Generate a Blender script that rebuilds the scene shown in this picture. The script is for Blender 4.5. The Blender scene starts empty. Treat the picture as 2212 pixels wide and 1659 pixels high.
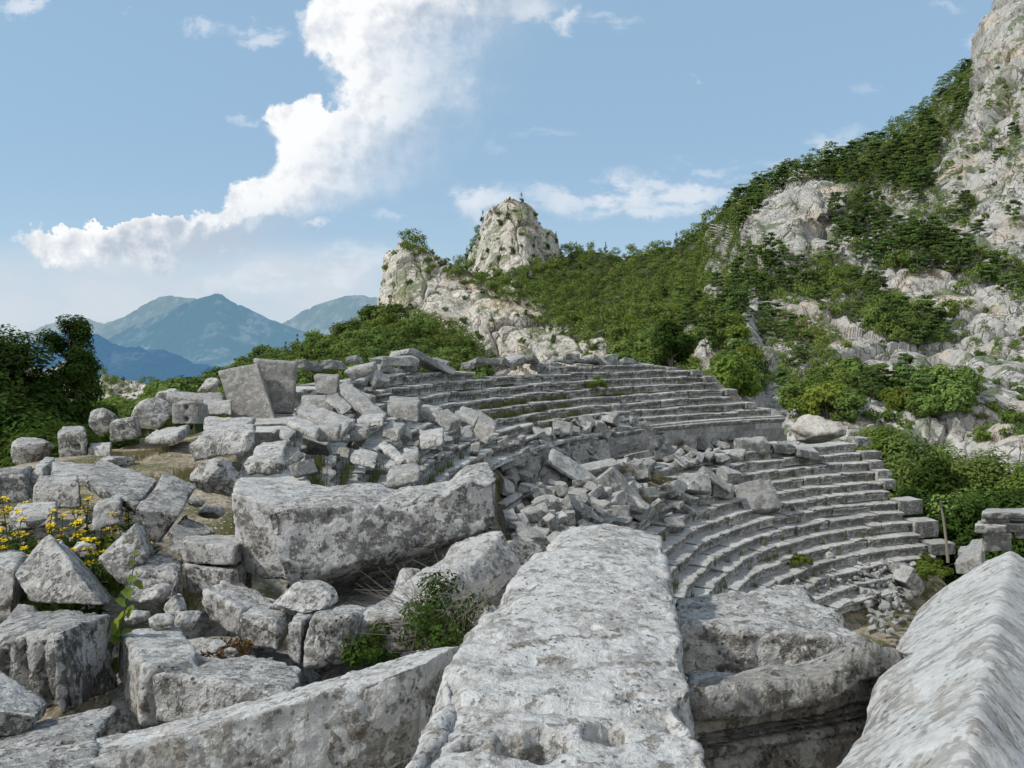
import bpy, bmesh, math, random
import numpy as np
from mathutils import Vector, Matrix
C = bpy.context.scene.collection
R = math.radians
# ------------------------------------------------------------------ camera
F = 1671.0; CU, CV = 1106.0, 829.5          # focal length and centre, in units of a 2212 wide frame
PITCH = -math.atan((829.5 - 746.4) / F)
CP, SP = math.cos(PITCH), math.sin(PITCH)
def ray(u, v):
    x = (u - CU) / F; z = -(v - CV) / F
    return np.array([x, CP - z * SP, SP + z * CP])
def P(u, v, d):
    r = ray(u, v)
    return r * (d / r[1])
def project(p):
    p = np.asarray(p, float)
    y2 = p[..., 1] * CP + p[..., 2] * SP; z2 = -p[..., 1] * SP + p[..., 2] * CP
    y2 = np.where(np.abs(y2) < 1e-6, 1e-6, y2)
    return CU + F * p[..., 0] / y2, CV - F * z2 / y2, y2
cam = bpy.data.cameras.new('camera'); cam_o = bpy.data.objects.new('camera', cam); C.objects.link(cam_o)
cam.sensor_width = 36; cam.lens = 36 * F / 2212; cam.clip_start = 0.05; cam.clip_end = 60000
cam_o.rotation_euler = (R(90) + PITCH, 0, 0)
bpy.context.scene.camera = cam_o
# ------------------------------------------------------------------ noise in numpy
def _h(ix, iy, iz, s=0):
    h = (ix.astype(np.int64) * 374761393 + iy.astype(np.int64) * 668265263 + iz.astype(np.int64) * 2147483647 + s * 974711) & 0xffffffff
    h = ((h ^ (h >> 13)) * 1274126177) & 0xffffffff
    h = ((h ^ (h >> 16)) * 2246822519) & 0xffffffff
    h = h ^ (h >> 15)
    return (h & 0xffffff) / float(0xffffff)
def vnoise(p, s=0):
    i = np.floor(p); f = p - i; f = f * f * (3 - 2 * f)
    x, y, z = i[:, 0], i[:, 1], i[:, 2]; fx, fy, fz = f[:, 0], f[:, 1], f[:, 2]
    g = lambda a, b, c: _h(x + a, y + b, z + c, s)
    x00 = g(0,0,0) * (1-fx) + g(1,0,0) * fx; x10 = g(0,1,0) * (1-fx) + g(1,1,0) * fx
    x01 = g(0,0,1) * (1-fx) + g(1,0,1) * fx; x11 = g(0,1,1) * (1-fx) + g(1,1,1) * fx
    return ((x00 * (1-fy) + x10 * fy) * (1-fz) + (x01 * (1-fy) + x11 * fy) * fz) * 2 - 1
def fbm(p, o=4, s=0, g=.5, l=2.03):
    p = np.asarray(p, float); a = 1.; t = 0.; out = np.zeros(len(p))
    for k in range(o):
        out += a * vnoise(p + 17.3 * k, s + k); t += a; a *= g; p = p * l
    return out / t
def ridged(p, o=4, s=0, g=.5):
    p = np.asarray(p, float); a = 1.; t = 0.; out = np.zeros(len(p))
    for k in range(o):
        out += a * (1 - np.abs(vnoise(p + 9.1 * k, s + k)) * 2); t += a; a *= g; p = p * 2.07
    return out / t
def worley(p, s=0):
    i = np.floor(p); best = np.full(len(p), 9.); sec = best.copy(); idv = np.zeros(len(p))
    for a in (-1, 0, 1):
        for b in (-1, 0, 1):
            for c in (-1, 0, 1):
                q = i + np.array([a, b, c]); x, y, z = q.T
                jx, jy, jz = _h(x, y, z, s + 1), _h(x, y, z, s + 2), _h(x, y, z, s + 3)
                d = np.sqrt((q[:, 0] + jx - p[:, 0])**2 + (q[:, 1] + jy - p[:, 1])**2 + (q[:, 2] + jz - p[:, 2])**2)
                n = d < best
                sec = np.where(n, best, np.minimum(sec, d)); idv = np.where(n, jx, idv); best = np.where(n, d, best)
    return best, sec, idv
# ------------------------------------------------------------------ mesh helpers
def mesh(name, V, Fc, mat=None, smooth=False, mats=None, midx=None):
    V = np.asarray(V, np.float32); me = bpy.data.meshes.new(name)
    if isinstance(Fc, np.ndarray):
        n, k = Fc.shape
        me.vertices.add(len(V)); me.vertices.foreach_set('co', V.ravel())
        me.loops.add(n * k); me.loops.foreach_set('vertex_index', Fc.astype(np.int32).ravel())
        me.polygons.add(n); me.polygons.foreach_set('loop_start', np.arange(0, n * k, k, dtype=np.int32))
        try: me.polygons.foreach_set('loop_total', np.full(n, k, np.int32))
        except Exception: pass
        me.update(calc_edges=True)
    else:
        me.from_pydata([tuple(map(float, v)) for v in V], [], Fc); me.update()
    for m in (mats or ([mat] if mat else [])): me.materials.append(m)
    if midx is not None: me.polygons.foreach_set('material_index', np.asarray(midx, np.int32))
    me.polygons.foreach_set('use_smooth', np.full(len(me.polygons), bool(smooth)))
    me.update()
    return me
def obj(name, me, parent=None, loc=None, rot=None, scale=None):
    o = bpy.data.objects.new(name, me); C.objects.link(o)
    if parent: o.parent = parent
    if loc is not None: o.location = [float(x) for x in loc]
    if rot is not None: o.rotation_euler = rot
    if scale is not None: o.scale = scale if hasattr(scale, '__len__') else (scale,) * 3
    return o
def tag(o, label=None, cat=None, group=None, kind=None):
    if label: o['label'] = label
    if cat: o['category'] = cat
    if group: o['group'] = group
    if kind: o['kind'] = kind
    return o
def thing(name, label, cat, loc, group=None):
    return tag(obj(name, None, loc=loc), label, cat, group)
def grid_faces(nu, nv, wrap=False):
    i = np.arange(nu * nv).reshape(nv, nu)
    if wrap: i = np.hstack([i, i[:, :1]])
    return np.stack([i[:-1, :-1].ravel(), i[:-1, 1:].ravel(), i[1:, 1:].ravel(), i[1:, :-1].ravel()], 1)
def tubes(paths, sides=6):
    """list of (points, radii) -> V, F (one mesh)"""
    Vs = []; Fs = []; off = 0
    for pts, rad in paths:
        pts = np.asarray(pts, float); n = len(pts)
        t = np.gradient(pts, axis=0); t /= np.linalg.norm(t, axis=1)[:, None] + 1e-9
        up = np.where(np.abs(t[:, 2:3]) > .9, np.array([[1., 0, 0]]), np.array([[0, 0, 1.]]))
        a = np.cross(t, up); a /= np.linalg.norm(a, axis=1)[:, None] + 1e-9; b = np.cross(t, a)
        ang = np.linspace(0, 2 * np.pi, sides, endpoint=False)
        ring = pts[:, None] + (a[:, None] * np.cos(ang)[None, :, None] + b[:, None] * np.sin(ang)[None, :, None]) * np.asarray(rad, float)[:, None, None]
        Vs.append(ring.reshape(-1, 3)); Fs.append(grid_faces(sides, n, True) + off); off += n * sides
    return np.vstack(Vs), np.vstack(Fs)
# ------------------------------------------------------------------ materials
class N:
    def __init__(s, name):
        s.m = bpy.data.materials.new(name); s.m.use_nodes = True; s.t = s.m.node_tree; s.t.nodes.clear()
        s.out = s.t.nodes.new('ShaderNodeOutputMaterial')
    def n(s, ty, **k):
        x = s.t.nodes.new(ty)
        for a, b in k.items():
            if a[0] == '_': setattr(x, a[1:], b)
        return x
    def put(s, sock, val):
        if isinstance(val, bpy.types.NodeSocket): s.t.links.new(val, sock)
        elif isinstance(val, (tuple, list)) and len(val) == 3 and sock.type == 'RGBA': sock.default_value = (*val, 1)
        else: sock.default_value = val
    def math(s, op, a, b=0., c=0., clamp=False):
        x = s.t.nodes.new('ShaderNodeMath'); x.operation = op; x.use_clamp = clamp
        s.put(x.inputs[0], a); s.put(x.inputs[1], b); s.put(x.inputs[2], c); return x.outputs[0]
    def vm(s, op, a, b=(0, 0, 0)):
        x = s.t.nodes.new('ShaderNodeVectorMath'); x.operation = op
        s.put(x.inputs[0], a)
        if op == 'SCALE': s.put(x.inputs['Scale'], b)
        else: s.put(x.inputs[1], b)
        return x.outputs['Vector'] if op not in ('LENGTH', 'DOT_PRODUCT') else x.outputs['Value']
    def mix(s, f, a, b, mode='MIX'):
        x = s.t.nodes.new('ShaderNodeMix'); x.data_type = 'RGBA'; x.blend_type = mode
        s.put(x.inputs['Factor'], f); s.put(x.inputs['A'], a) if False else None
        s.put(x.inputs[6], a); s.put(x.inputs[7], b); return x.outputs[2]
    def noise(s, vec, sc, det=4, rough=.55, dist=0., col=False):
        x = s.t.nodes.new('ShaderNodeTexNoise'); s.put(x.inputs['Vector'], vec)
        x.inputs['Scale'].default_value = sc; x.inputs['Detail'].default_value = det
        x.inputs['Roughness'].default_value = rough; x.inputs['Distortion'].default_value = dist
        return x.outputs['Color' if col else 'Fac']
    def vor(s, vec, sc, feature='F1', out='Distance', rnd=1.):
        x = s.t.nodes.new('ShaderNodeTexVoronoi'); x.feature = feature; s.put(x.inputs['Vector'], vec)
        x.inputs['Scale'].default_value = sc; x.inputs['Randomness'].default_value = rnd
        return x.outputs[out]
    def ramp(s, f, a, b, lo=0., hi=1.):
        x = s.t.nodes.new('ShaderNodeMapRange'); x.clamp = True; x.interpolation_type = 'SMOOTHSTEP'
        s.put(x.inputs[0], f); x.inputs[1].default_value = a; x.inputs[2].default_value = b
        x.inputs[3].default_value = lo; x.inputs[4].default_value = hi; return x.outputs[0]
    def bump(s, h, strength=.5, dist=.02, nrm=None):
        x = s.t.nodes.new('ShaderNodeBump'); x.inputs['Strength'].default_value = strength
        x.inputs['Distance'].default_value = dist; s.put(x.inputs['Height'], h)
        if nrm is not None: s.put(x.inputs['Normal'], nrm)
        return x.outputs[0]
    def bsdf(s, col, rough=.9, nrm=None, spec=.25):
        x = s.t.nodes.new('ShaderNodeBsdfPrincipled'); s.put(x.inputs['Base Color'], col)
        s.put(x.inputs['Roughness'], rough); x.inputs['Specular IOR Level'].default_value = spec
        if nrm is not None: s.put(x.inputs['Normal'], nrm)
        return x.outputs[0]
    def done(s, sh): s.t.links.new(sh, s.out.inputs['Surface']); return s.m
def coords(n, world=False):
    if world: return n.n('ShaderNodeNewGeometry').outputs['Position']
    v = n.n('ShaderNodeTexCoord').outputs['Object']
    r = n.n('ShaderNodeObjectInfo').outputs['Random']
    return n.vm('ADD', v, n.vm('SCALE', (13., 7., 29.), r))
def stone(name, base, pale, dark, lich=.5, sc=1., warm=(.36, .31, .24), warmth=.25, darkness=.4, bump=.6, tone=.16, world=False, side_shade=.4, pitsc=1.):
    n = N(name); v = coords(n, world)
    w = n.vm('ADD', v, n.vm('SCALE', n.noise(v, 9 * sc, 3, .6, col=True), .05 / sc))
    med = n.noise(w, 6 * sc, 6, .62); fine = n.noise(v, 38 * sc, 4, .65)
    c = n.mix(n.ramp(med, .35, .68), tuple(x * .8 for x in base), tuple(min(1, x * 1.22) for x in base))
    c = n.mix(n.math('MULTIPLY', n.ramp(n.noise(v, 3.1 * sc, 4, .6), .5, .72), warmth), c, warm)
    # dark weathered crust, flaking in sharp-edged islands
    crust = n.ramp(n.noise(w, 4.5 * sc, 8, .75), .53, .58)
    c = n.mix(n.math('MULTIPLY', crust, darkness * .6), c, dark)
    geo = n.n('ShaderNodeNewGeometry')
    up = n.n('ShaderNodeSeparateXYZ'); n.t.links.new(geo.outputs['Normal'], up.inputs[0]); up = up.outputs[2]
    c = n.mix(n.math('MULTIPLY', n.ramp(up, .6, -.1), side_shade), c, dark)  # sides and undersides darkened: shade painted into the stone colour
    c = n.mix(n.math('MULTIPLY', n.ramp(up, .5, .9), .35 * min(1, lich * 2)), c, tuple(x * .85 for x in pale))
    # pale lichen crust: scalloped blotches of three sizes
    edge = n.noise(v, 26 * sc, 4, .65)
    cov = n.ramp(n.noise(v, 1.5 * sc, 3, .6), .3, .65, .03, -.05)
    for k, (s1, th, amt) in enumerate(((5.5, .565, .85), (15, .57, .7), (40, .58, .5))):
        f_ = n.math('ADD', n.math('ADD', n.noise(w, s1 * sc, 2, .5), n.math('MULTIPLY', n.math('SUBTRACT', edge, .5), .16)), n.math('MULTIPLY', cov, -1.))
        t_ = th - .10 * (lich - .4)
        c = n.mix(n.math('MULTIPLY', n.ramp(f_, t_, t_ + .018), amt * min(1, .45 + lich)), c, n.mix(fine, pale, tuple(x * .82 for x in pale)))
    x = n.t.nodes.new('ShaderNodeTexVoronoi'); n.put(x.inputs['Vector'], w); x.inputs['Scale'].default_value = 13 * sc
    sx = n.n('ShaderNodeSeparateColor'); n.t.links.new(x.outputs['Color'], sx.inputs[0])
    dd = n.math('SUBTRACT', n.math('MULTIPLY', n.ramp(sx.outputs[0], .72, 1.), .42), n.math('ADD', x.outputs['Distance'], n.math('MULTIPLY', n.math('SUBTRACT', edge, .5), .35)))
    c = n.mix(n.math('MULTIPLY', n.ramp(dd, -.03, .02), .8 * min(1, .35 + lich)), c, pale)
    # brown-black flakes on top of everything
    fl = n.noise(n.vm('ADD', v, n.vm('SCALE', n.noise(v, 14 * sc, 3, .6, col=True), .06 / sc)), 12 * sc, 7, .74)
    c = n.mix(n.math('MULTIPLY', n.ramp(fl, .575, .605), darkness * .8), c, tuple(x * y for x, y in zip(dark, (1.3, 1.15, .95))))
    # pits
    pit = n.vor(w, 30 * sc * pitsc); pitm = n.math('MULTIPLY', n.ramp(pit, .3, .08), n.ramp(n.noise(v, 7 * sc, 3), .5, .62))
    c = n.mix(n.math('MULTIPLY', pitm, .8), c, tuple(x * .45 for x in dark))
    c = n.mix(n.ramp(fine, .3, .7), n.mix(1., c, (.78, .78, .78), 'MULTIPLY'), n.mix(1., c, (1.12, 1.12, 1.12), 'MULTIPLY'))
    rnd = n.n('ShaderNodeObjectInfo').outputs['Random']
    tn = n.math('ADD', n.math('MULTIPLY', rnd, tone), 1 - tone / 2)
    c = n.vm('SCALE', c, tn)
    h = n.math('ADD', n.math('MULTIPLY', med, 1.), n.math('MULTIPLY', fine, .8))
    h = n.math('SUBTRACT', h, n.math('ADD', n.math('MULTIPLY', pitm, .6), n.math('MULTIPLY', n.ramp(fl, .56, .62), .35)))
    h = n.math('ADD', h, n.math('MULTIPLY', n.noise(v, 90 * sc, 3, .7), .25))
    return n.done(n.bsdf(c, .93, n.bump(h, bump, .03 / sc), .15))
def flat(name, col, rough=.8, var=.3, sc=5., bumpy=0., trans=0.):
    n = N(name); v = coords(n); f = n.noise(v, sc, 5, .6)
    c = n.mix(f, tuple(x * (1 - var) for x in col), tuple(min(1, x * (1 + var)) for x in col))
    nr = n.bump(f, bumpy, .05) if bumpy else None
    return n.done(n.bsdf(c, rough, nr, .15))
def leafmat(name, a, b, trans=.35, rscale=.25, yel=(.16, .17, .03), yelamt=.25):
    n = N(name); geo = n.n('ShaderNodeNewGeometry'); rnd = n.n('ShaderNodeObjectInfo').outputs['Random']
    isl = geo.outputs['Random Per Island']
    v = n.n('ShaderNodeTexCoord').outputs['Object']
    f = n.math('ADD', n.math('MULTIPLY', isl, .45), n.math('MULTIPLY', n.noise(v, rscale, 2), .6), clamp=True)
    c = n.mix(f, a, b)
    c = n.mix(n.math('MULTIPLY', n.ramp(rnd, .55, 1.), yelamt), c, yel)
    c = n.vm('SCALE', c, n.math('ADD', n.math('MULTIPLY', n.math('FRACT', n.math('MULTIPLY', rnd, 7.31)), .5), .75))
    d = n.n('ShaderNodeBsdfDiffuse'); n.put(d.inputs[0], c)
    t = n.n('ShaderNodeBsdfTranslucent'); n.put(t.inputs[0], n.mix(.5, c, yel))
    mx = n.n('ShaderNodeMixShader'); mx.inputs[0].default_value = trans
    n.t.links.new(d.outputs[0], mx.inputs[1]); n.t.links.new(t.outputs[0], mx.inputs[2])
    return n.done(mx.outputs[0])
M = {}
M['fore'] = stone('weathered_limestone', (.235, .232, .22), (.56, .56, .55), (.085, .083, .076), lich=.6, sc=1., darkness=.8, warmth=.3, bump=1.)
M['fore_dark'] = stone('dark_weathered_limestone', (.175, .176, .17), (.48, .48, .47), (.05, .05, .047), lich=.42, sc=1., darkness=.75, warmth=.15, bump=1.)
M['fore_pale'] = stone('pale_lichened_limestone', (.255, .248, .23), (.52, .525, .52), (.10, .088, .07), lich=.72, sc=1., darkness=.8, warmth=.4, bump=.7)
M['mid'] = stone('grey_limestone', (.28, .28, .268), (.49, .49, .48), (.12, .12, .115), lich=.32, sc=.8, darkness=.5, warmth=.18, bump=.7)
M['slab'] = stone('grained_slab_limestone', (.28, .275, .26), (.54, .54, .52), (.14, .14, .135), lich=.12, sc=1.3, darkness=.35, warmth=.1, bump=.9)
M['seat'] = stone('seat_limestone', (.39, .39, .37), (.57, .57, .55), (.12, .125, .12), lich=.2, sc=.45, darkness=.35, warmth=.1, bump=.5, tone=.34, side_shade=.85)
M['rubble'] = stone('rubble_limestone', (.275, .278, .27), (.47, .47, .465), (.09, .11, .105), lich=.25, sc=.55, darkness=.35, warmth=.15, bump=.5, tone=.5, side_shade=.55)
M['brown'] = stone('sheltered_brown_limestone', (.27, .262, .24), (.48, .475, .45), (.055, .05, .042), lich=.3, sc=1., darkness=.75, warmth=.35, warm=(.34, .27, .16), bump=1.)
M['cream'] = stone('cream_boulder_rock', (.46, .445, .40), (.60, .585, .54), (.17, .155, .13), lich=.4, sc=.4, darkness=.4, warmth=.15, bump=.7, side_shade=.1)
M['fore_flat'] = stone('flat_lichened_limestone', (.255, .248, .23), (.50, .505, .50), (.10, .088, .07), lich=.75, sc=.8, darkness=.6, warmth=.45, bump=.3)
# ------------------------------------------------------------------ theatre geometry (metres, camera at the origin)
S = 1.1
TX, TY = 24.4055 * S, 18.8519 * S
LOW = [((23.5094 - .5316 * i) * S, (-5.3547 - .42 * i) * S) for i in range(14)]       # lip radius, tread height
UPP = [((26.1975 + .4537 * k) * S, (-3.5497 + .3551 * k) * S) for k in range(8)]
RWALL, ZCORN, ZWALK = 25.75 * S, -4.0 * S, -5.3 * S
RRIM, ZRIM = UPP[7][0], UPP[7][1]
def pol(r, a, z=0.):
    return np.array([TX + r * math.cos(a), TY + r * math.sin(a), z])
def slope_z(r):
    """height of the seating surface at radius r"""
    xs = [0, LOW[13][0], LOW[0][0], LOW[0][0] + .45, RWALL, UPP[0][0], UPP[7][0], UPP[7][0] + 2, UPP[7][0] + 5]
    zs = [LOW[13][1] - .5, LOW[13][1] - .3, LOW[0][1], ZWALK, ZWALK, UPP[0][1], UPP[7][1], ZRIM + .1, ZRIM - .6]
    return np.interp(r, xs, zs)
SEATSC = []
def seat_profile(depth, ht, under=.5):
    # (radial outward from lip, z relative to tread); lip, overhang, hollow, riser foot, back
    lip = .13
    return [(depth + under, 0.), (depth * .55, 0.), (.16, 0.), (.05, .0), (0, -.02), (-.005, -lip * .5), (.015, -lip), (.10, -lip - .05), (.145, -ht * .6), (.145, -ht * .85), (.12, -ht - .01), (depth + under, -ht - .01)]
def seat_block(r, z, a0, a1, depth, ht, rg, parent, name='seat_block', mat=None, lipbreak=1.):
    """one stone seat between the angles a0 and a1"""
    prof = np.array(seat_profile(depth, ht)); L = r * abs(a1 - a0); n = max(4, int(L / .13))
    gap = (.012 + .035 * rg.random()**3) / r
    an = np.linspace(a0 + gap, a1 - gap, n)
    A, K = np.meshgrid(an, np.arange(len(prof)), indexing='ij')
    rr = r + prof[K, 0]; zz = z + prof[K, 1]
    p = np.stack([TX + rr * np.cos(A), TY + rr * np.sin(A), zz], -1).reshape(-1, 3)
    s = rg.randrange(999)
    nn = fbm(p * 2.1 + s, 3, 5); ns = fbm(p * 7 + s, 2, 9)
    chip = np.clip(fbm(p * np.array([1.6, 1.6, .3]) + s * 1.7, 3, 3) - .03, 0, 1) * .5 * lipbreak
    k = K.ravel(); front = np.isin(k, [3, 4, 5, 6])
    rad = p[:, :2] - np.array([TX, TY]); rad /= np.linalg.norm(rad, axis=1)[:, None]
    off = nn * .012 + ns * .008 + np.where(front, chip * np.where(k == 3, .4, 1.), 0)
    p[:, :2] += rad * off[:, None]; p[:, 2] += nn * .01 - np.where(np.isin(k, [3, 4]), chip * .25, 0)
    # settlement: each block sits a little differently
    c = p.mean(0); tz = rg.gauss(0, .024); tr = rg.gauss(0, .035); tilt = rg.gauss(0, .016); fr = rg.gauss(0, .015)
    t = (A.ravel() - (a0 + a1) / 2) * r
    p[:, 2] += tz + t * tilt + (rr.ravel() - r) * fr; p[:, :2] += rad * tr
    am = A.ravel(); wav = fbm(np.stack([am * 9, am * 0 + r * .8, am * 0 + 5], 1), 2, 31); p[:, 2] += wav * .07; wa2 = fbm(np.stack([am * 11, am * 0 + r * .8, am * 0 + 55], 1), 2, 33); p[:, :2] += rad * (wa2 * .10)[:, None]
    m = len(prof); f = grid_faces(m, n)
    caps = [list(range(m))[::-1], [(n - 1) * m + i for i in range(m)]]
    faces = [tuple(x) for x in f] + caps
    o = np.array(parent.location) if parent else c
    me = mesh(name, p - o, faces, mat or M['seat'])
    return obj(name, me, parent)
rs = random.Random(5)
def seat_row(idx, name, r, z, a0, a1, depth, ht, label, group, gaps=(), lipbreak=1.):
    root = thing(name, label, 'seat row', pol(r, a0, z - ht), group)
    a = a0
    while a < a1:
        L = rs.choice([.7, .95, 1.1, 1.3, 1.5, 1.9]) * rs.uniform(.9, 1.1); b = min(a1, a + L / r)
        if (a1 - b) * r < .35: b = a1
        if not any(g0 < math.degrees((a + b) / 2) < g1 for g0, g1 in gaps):
            seat_block(r, z, a, b, depth, ht, rs, root, lipbreak=lipbreak)
        a = b
    return root
ordn = ['lowest', 'second', 'third', 'fourth', 'fifth', 'sixth', 'seventh', 'eighth', 'ninth', 'tenth', 'eleventh', 'twelfth', 'thirteenth', 'topmost']
GL = 'curved stone seat rows of the lower seating'; GU = 'curved stone seat rows of the upper seating'
for i, (r, z) in enumerate(LOW):
    a0 = R(104.3 + (6 if i == 12 else 12 if i == 13 else 0)); a1 = R(226)
    gaps = [(139, 151 + 2 * i)] if i in (1,) else [(141, 147)] if i == 0 else []
    if i == 12: gaps = [(104, 112)]
    lab = ('topmost grey stone seat row of the lower seating, along the walkway' if i == 0 else
           'lowest visible grey seat row beside the stony rubble at the stage' if i == 13 else
           f'curved grey stone seat row, {ordn[i]} from the top of the lower seating')
    seat_row(i, 'seat_row', r, z, a0, a1, .5316 * S, .42 * S, lab, GL, gaps)
UEND = [112, 115.6, 116.6, 116.8, 117, 118.4, 119.5, 124]
for k, (r, z) in enumerate(UPP):
    gaps = {7: [(141, 152)], 6: [(196, 205)], 0: [(140, 143)], 5: []}.get(k, [])
    lab = f'curved grey stone seat row, {ordn[k] if k < 7 else "topmost"}{"" if k in (0, 7) else " from the bottom"} of the upper seating'
    seat_row(k, 'seat_row', r, z, R(UEND[k]), R([207, 207, 206, 205, 203, 200, 193, 183][k]), .4537 * S, .3551 * S, lab, GU, gaps, 1.25)
# end piers at the far end of the lower rows (stepped side wall)
def rough_box(sx, sy, sz, sp, rnd=.03, seed=0, amp=.012, chip=.03, fr=3.):
    """box with rounded, chipped edges; returns V (centred, unit-box param w in [-1,1]) , F, W"""
    dims = np.array([sx, sy, sz], float) / 2
    Vs = []; Fs = []; off = 0; Ws = []
    for ax in range(3):
        u, v = [(1, 2), (2, 0), (0, 1)][ax]
        nu = max(2, int(round(2 * dims[u] / sp)) + 1); nv = max(2, int(round(2 * dims[v] / sp)) + 1)
        gu = np.linspace(-1, 1, nu); gv = np.linspace(-1, 1, nv)
        A, B = np.meshgrid(gu, gv)
        for sgn in (-1, 1):
            w = np.zeros((nu * nv, 3)); w[:, ax] = sgn; w[:, u] = A.ravel(); w[:, v] = B.ravel()
            f = grid_faces(nu, nv)
            if sgn < 0: f = f[:, ::-1]
            Ws.append(w); Fs.append(f + off); off += nu * nv
    W_ = np.vstack(Ws); Fc = np.vstack(Fs)
    key = np.round(W_ * 1e4).astype(np.int64); _, idx, inv = np.unique(key, axis=0, return_index=True, return_inverse=True)
    W_ = W_[idx]; Fc = inv.ravel()[Fc]
    p = W_ * dims
    r = min(rnd, dims.min() * .9)
    q = np.clip(p, -(dims - r), dims - r); d = p - q; l = np.linalg.norm(d, axis=1) + 1e-9
    nrm = d / l[:, None]
    p = q + nrm * r
    # how close to an edge: number of axes near the limit
    e = (dims - np.abs(W_ * dims)); e = np.sort(e, axis=1)[:, 1]
    edge = np.exp(-e / (rnd * 1.6 + .02))
    return p, Fc, W_, nrm, edge
def cuts(p, seed, k=3, lo=.80, hi=.95):
    '''break random corners and edges off along flat planes'''
    g = np.random.default_rng(seed); c = p.mean(0); ext = np.ptp(p, axis=0) / 2 + 1e-6; L = p - c
    for _ in range(k):
        sg = np.sign(g.normal(size=3)) * np.array([1, 1, 1.]); sg[g.integers(0, 3)] *= g.choice([0, .4, 1]); n_ = sg / ext * g.uniform(.6, 1.4, 3); n_ /= np.linalg.norm(n_)
        m = L @ n_; h = m.max() * g.uniform(lo, hi); L = L - np.maximum(m - h, 0)[:, None] * n_
    return L + c
def displace(p, nrm, edge, seed, amp, chip, fr, world=None):
    q = p * 1.0 + seed * 3.17
    d = fbm(q * fr, 4, 1) * amp + fbm(q * fr * 5, 3, 2) * amp * .35
    ch = np.clip(fbm(q * fr * 1.3 + 50, 3, 7) - .05, 0, 1)
    d = d - edge * ch * chip * 2.2
    return p + nrm * d[:, None]
def simple_block(name, sx, sy, sz, loc, rot, mat, label=None, cat=None, group=None, seed=0, sp=.12, rnd=.03, amp=.012, chip=.04, fr=2.5, parent=None, taper=None):
    p, f, w, n, e = rough_box(sx, sy, sz, sp, rnd)
    if taper is not None: p = taper(p, w)
    p = displace(p, n, e, seed, amp, chip, fr)
    o = obj(name, mesh(name, p, f, mat), parent, loc, rot)
    if label: tag(o, label, cat or 'stone block', group)
    return o
pier_px = [(1,.75,.5),(3,.8,.5),(5,.7,.5),(6,.6,.5),(8,1.15,.8),(9,1.1,.9),(11,1.25,.7)]
for q, (i, wx, hz) in enumerate([(0,.9,.5),(1,1.2,.45),(2,.9,.5),(3,.95,.52),(4,.75,.5),(6,1.5,.82),(8,1.5,.92),(10,1.5,.62)]):
    r, z = LOW[i]; a = R(104.3) - (wx / 2 + .02) / r
    c = pol(r + .35, a, z + (.02 if i else .3) - hz / 2 + .1)
    words = ['topmost end block', 'cracked end block below the topmost', 'squared end block', 'square end block', 'narrow end block', 'large light end block', 'tall light end block', 'low broad end block'][q]
    simple_block('end_block', wx, 1.0, hz, c, (0, 0, a - R(90)), M['seat'], f'{words} of the stepped side wall, at the {ordn[i]} seat row' if i else 'topmost end block of the stepped side wall by the pale boulder', 'end block', 'end blocks of the stepped side wall', seed=q + 3, rnd=.03, chip=.03)
# back wall of the walkway: three courses and a moulded cornice
wall = thing('retaining_wall', 'smooth grey ashlar wall with moulded cornice between the two seatings', 'wall', pol(RWALL, R(111), ZWALK))
def arc_blocks(name, r, z0, z1, a0, a1, Lb, depth, parent, mat, jit=.006, prof=None, gapsz=.006, amp=.006):
    a = a0; o0 = np.array(parent.location); k = 0
    while a < a1 - 1e-4:
        L = Lb * rs.uniform(.75, 1.3); b = min(a1, a + L / r)
        n = max(3, int(r * (b - a) / .2)); an = np.linspace(a + gapsz / r, b - gapsz / r, n)
        pf = np.array(prof if prof else [(depth, z1), (.02, z1), (0, z1 - .015), (0, (z0 + z1) / 2), (0, z0 + .012), (.02, z0), (depth, z0)])
        if prof: pf = pf + np.array([0, 0])
        A, K = np.meshgrid(an, np.arange(len(pf)), indexing='ij')
        jr = rs.gauss(0, jit)
        rr = r + pf[K, 0] + jr; zz = pf[K, 1]
        p = np.stack([TX + rr * np.cos(A), TY + rr * np.sin(A), zz], -1).reshape(-1, 3)
        d = fbm(p * 3, 3, 4) * amp * 2
        if prof: d += np.clip(fbm(p * 1.5 + 40, 3, 8) - .1, 0, 1) * .3 * np.isin(K.ravel(), [2, 3, 4])
        p[:, 0] += np.cos(A.ravel()) * d; p[:, 1] += np.sin(A.ravel()) * d
        m = len(pf); f = [tuple(x) for x in grid_faces(m, n)] + [list(range(m))[::-1], [(n - 1) * m + i for i in range(m)]]
        obj(name, mesh(name, p - o0, f, mat), parent); a = b; k += 1
M['wall'] = stone('wall_limestone', (.31, .32, .315), (.5, .5, .49), (.1, .11, .11), lich=.1, sc=.4, darkness=.35, warmth=.05, bump=.4, tone=.5, side_shade=.2)
hc = (ZCORN - .28 - ZWALK) / 3
for c_ in range(3):
    arc_blocks('ashlar_block', RWALL, ZWALK + c_ * hc, ZWALK + (c_ + 1) * hc - .004, R(110.6 + .4 * c_), R(150 + 3 * c_), 1.0, .5, wall, M['wall'])
arc_blocks('cornice_block', RWALL - .14, 0, 0, R(111.2), R(140), 1.5, .6, wall, M['seat'], prof=[(.75, ZCORN), (.2, ZCORN), (.02, ZCORN), (-.02, ZCORN - .03), (-.02, ZCORN - .1), (.05, ZCORN - .17), (.12, ZCORN - .27), (.7, ZCORN - .27)])
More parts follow.
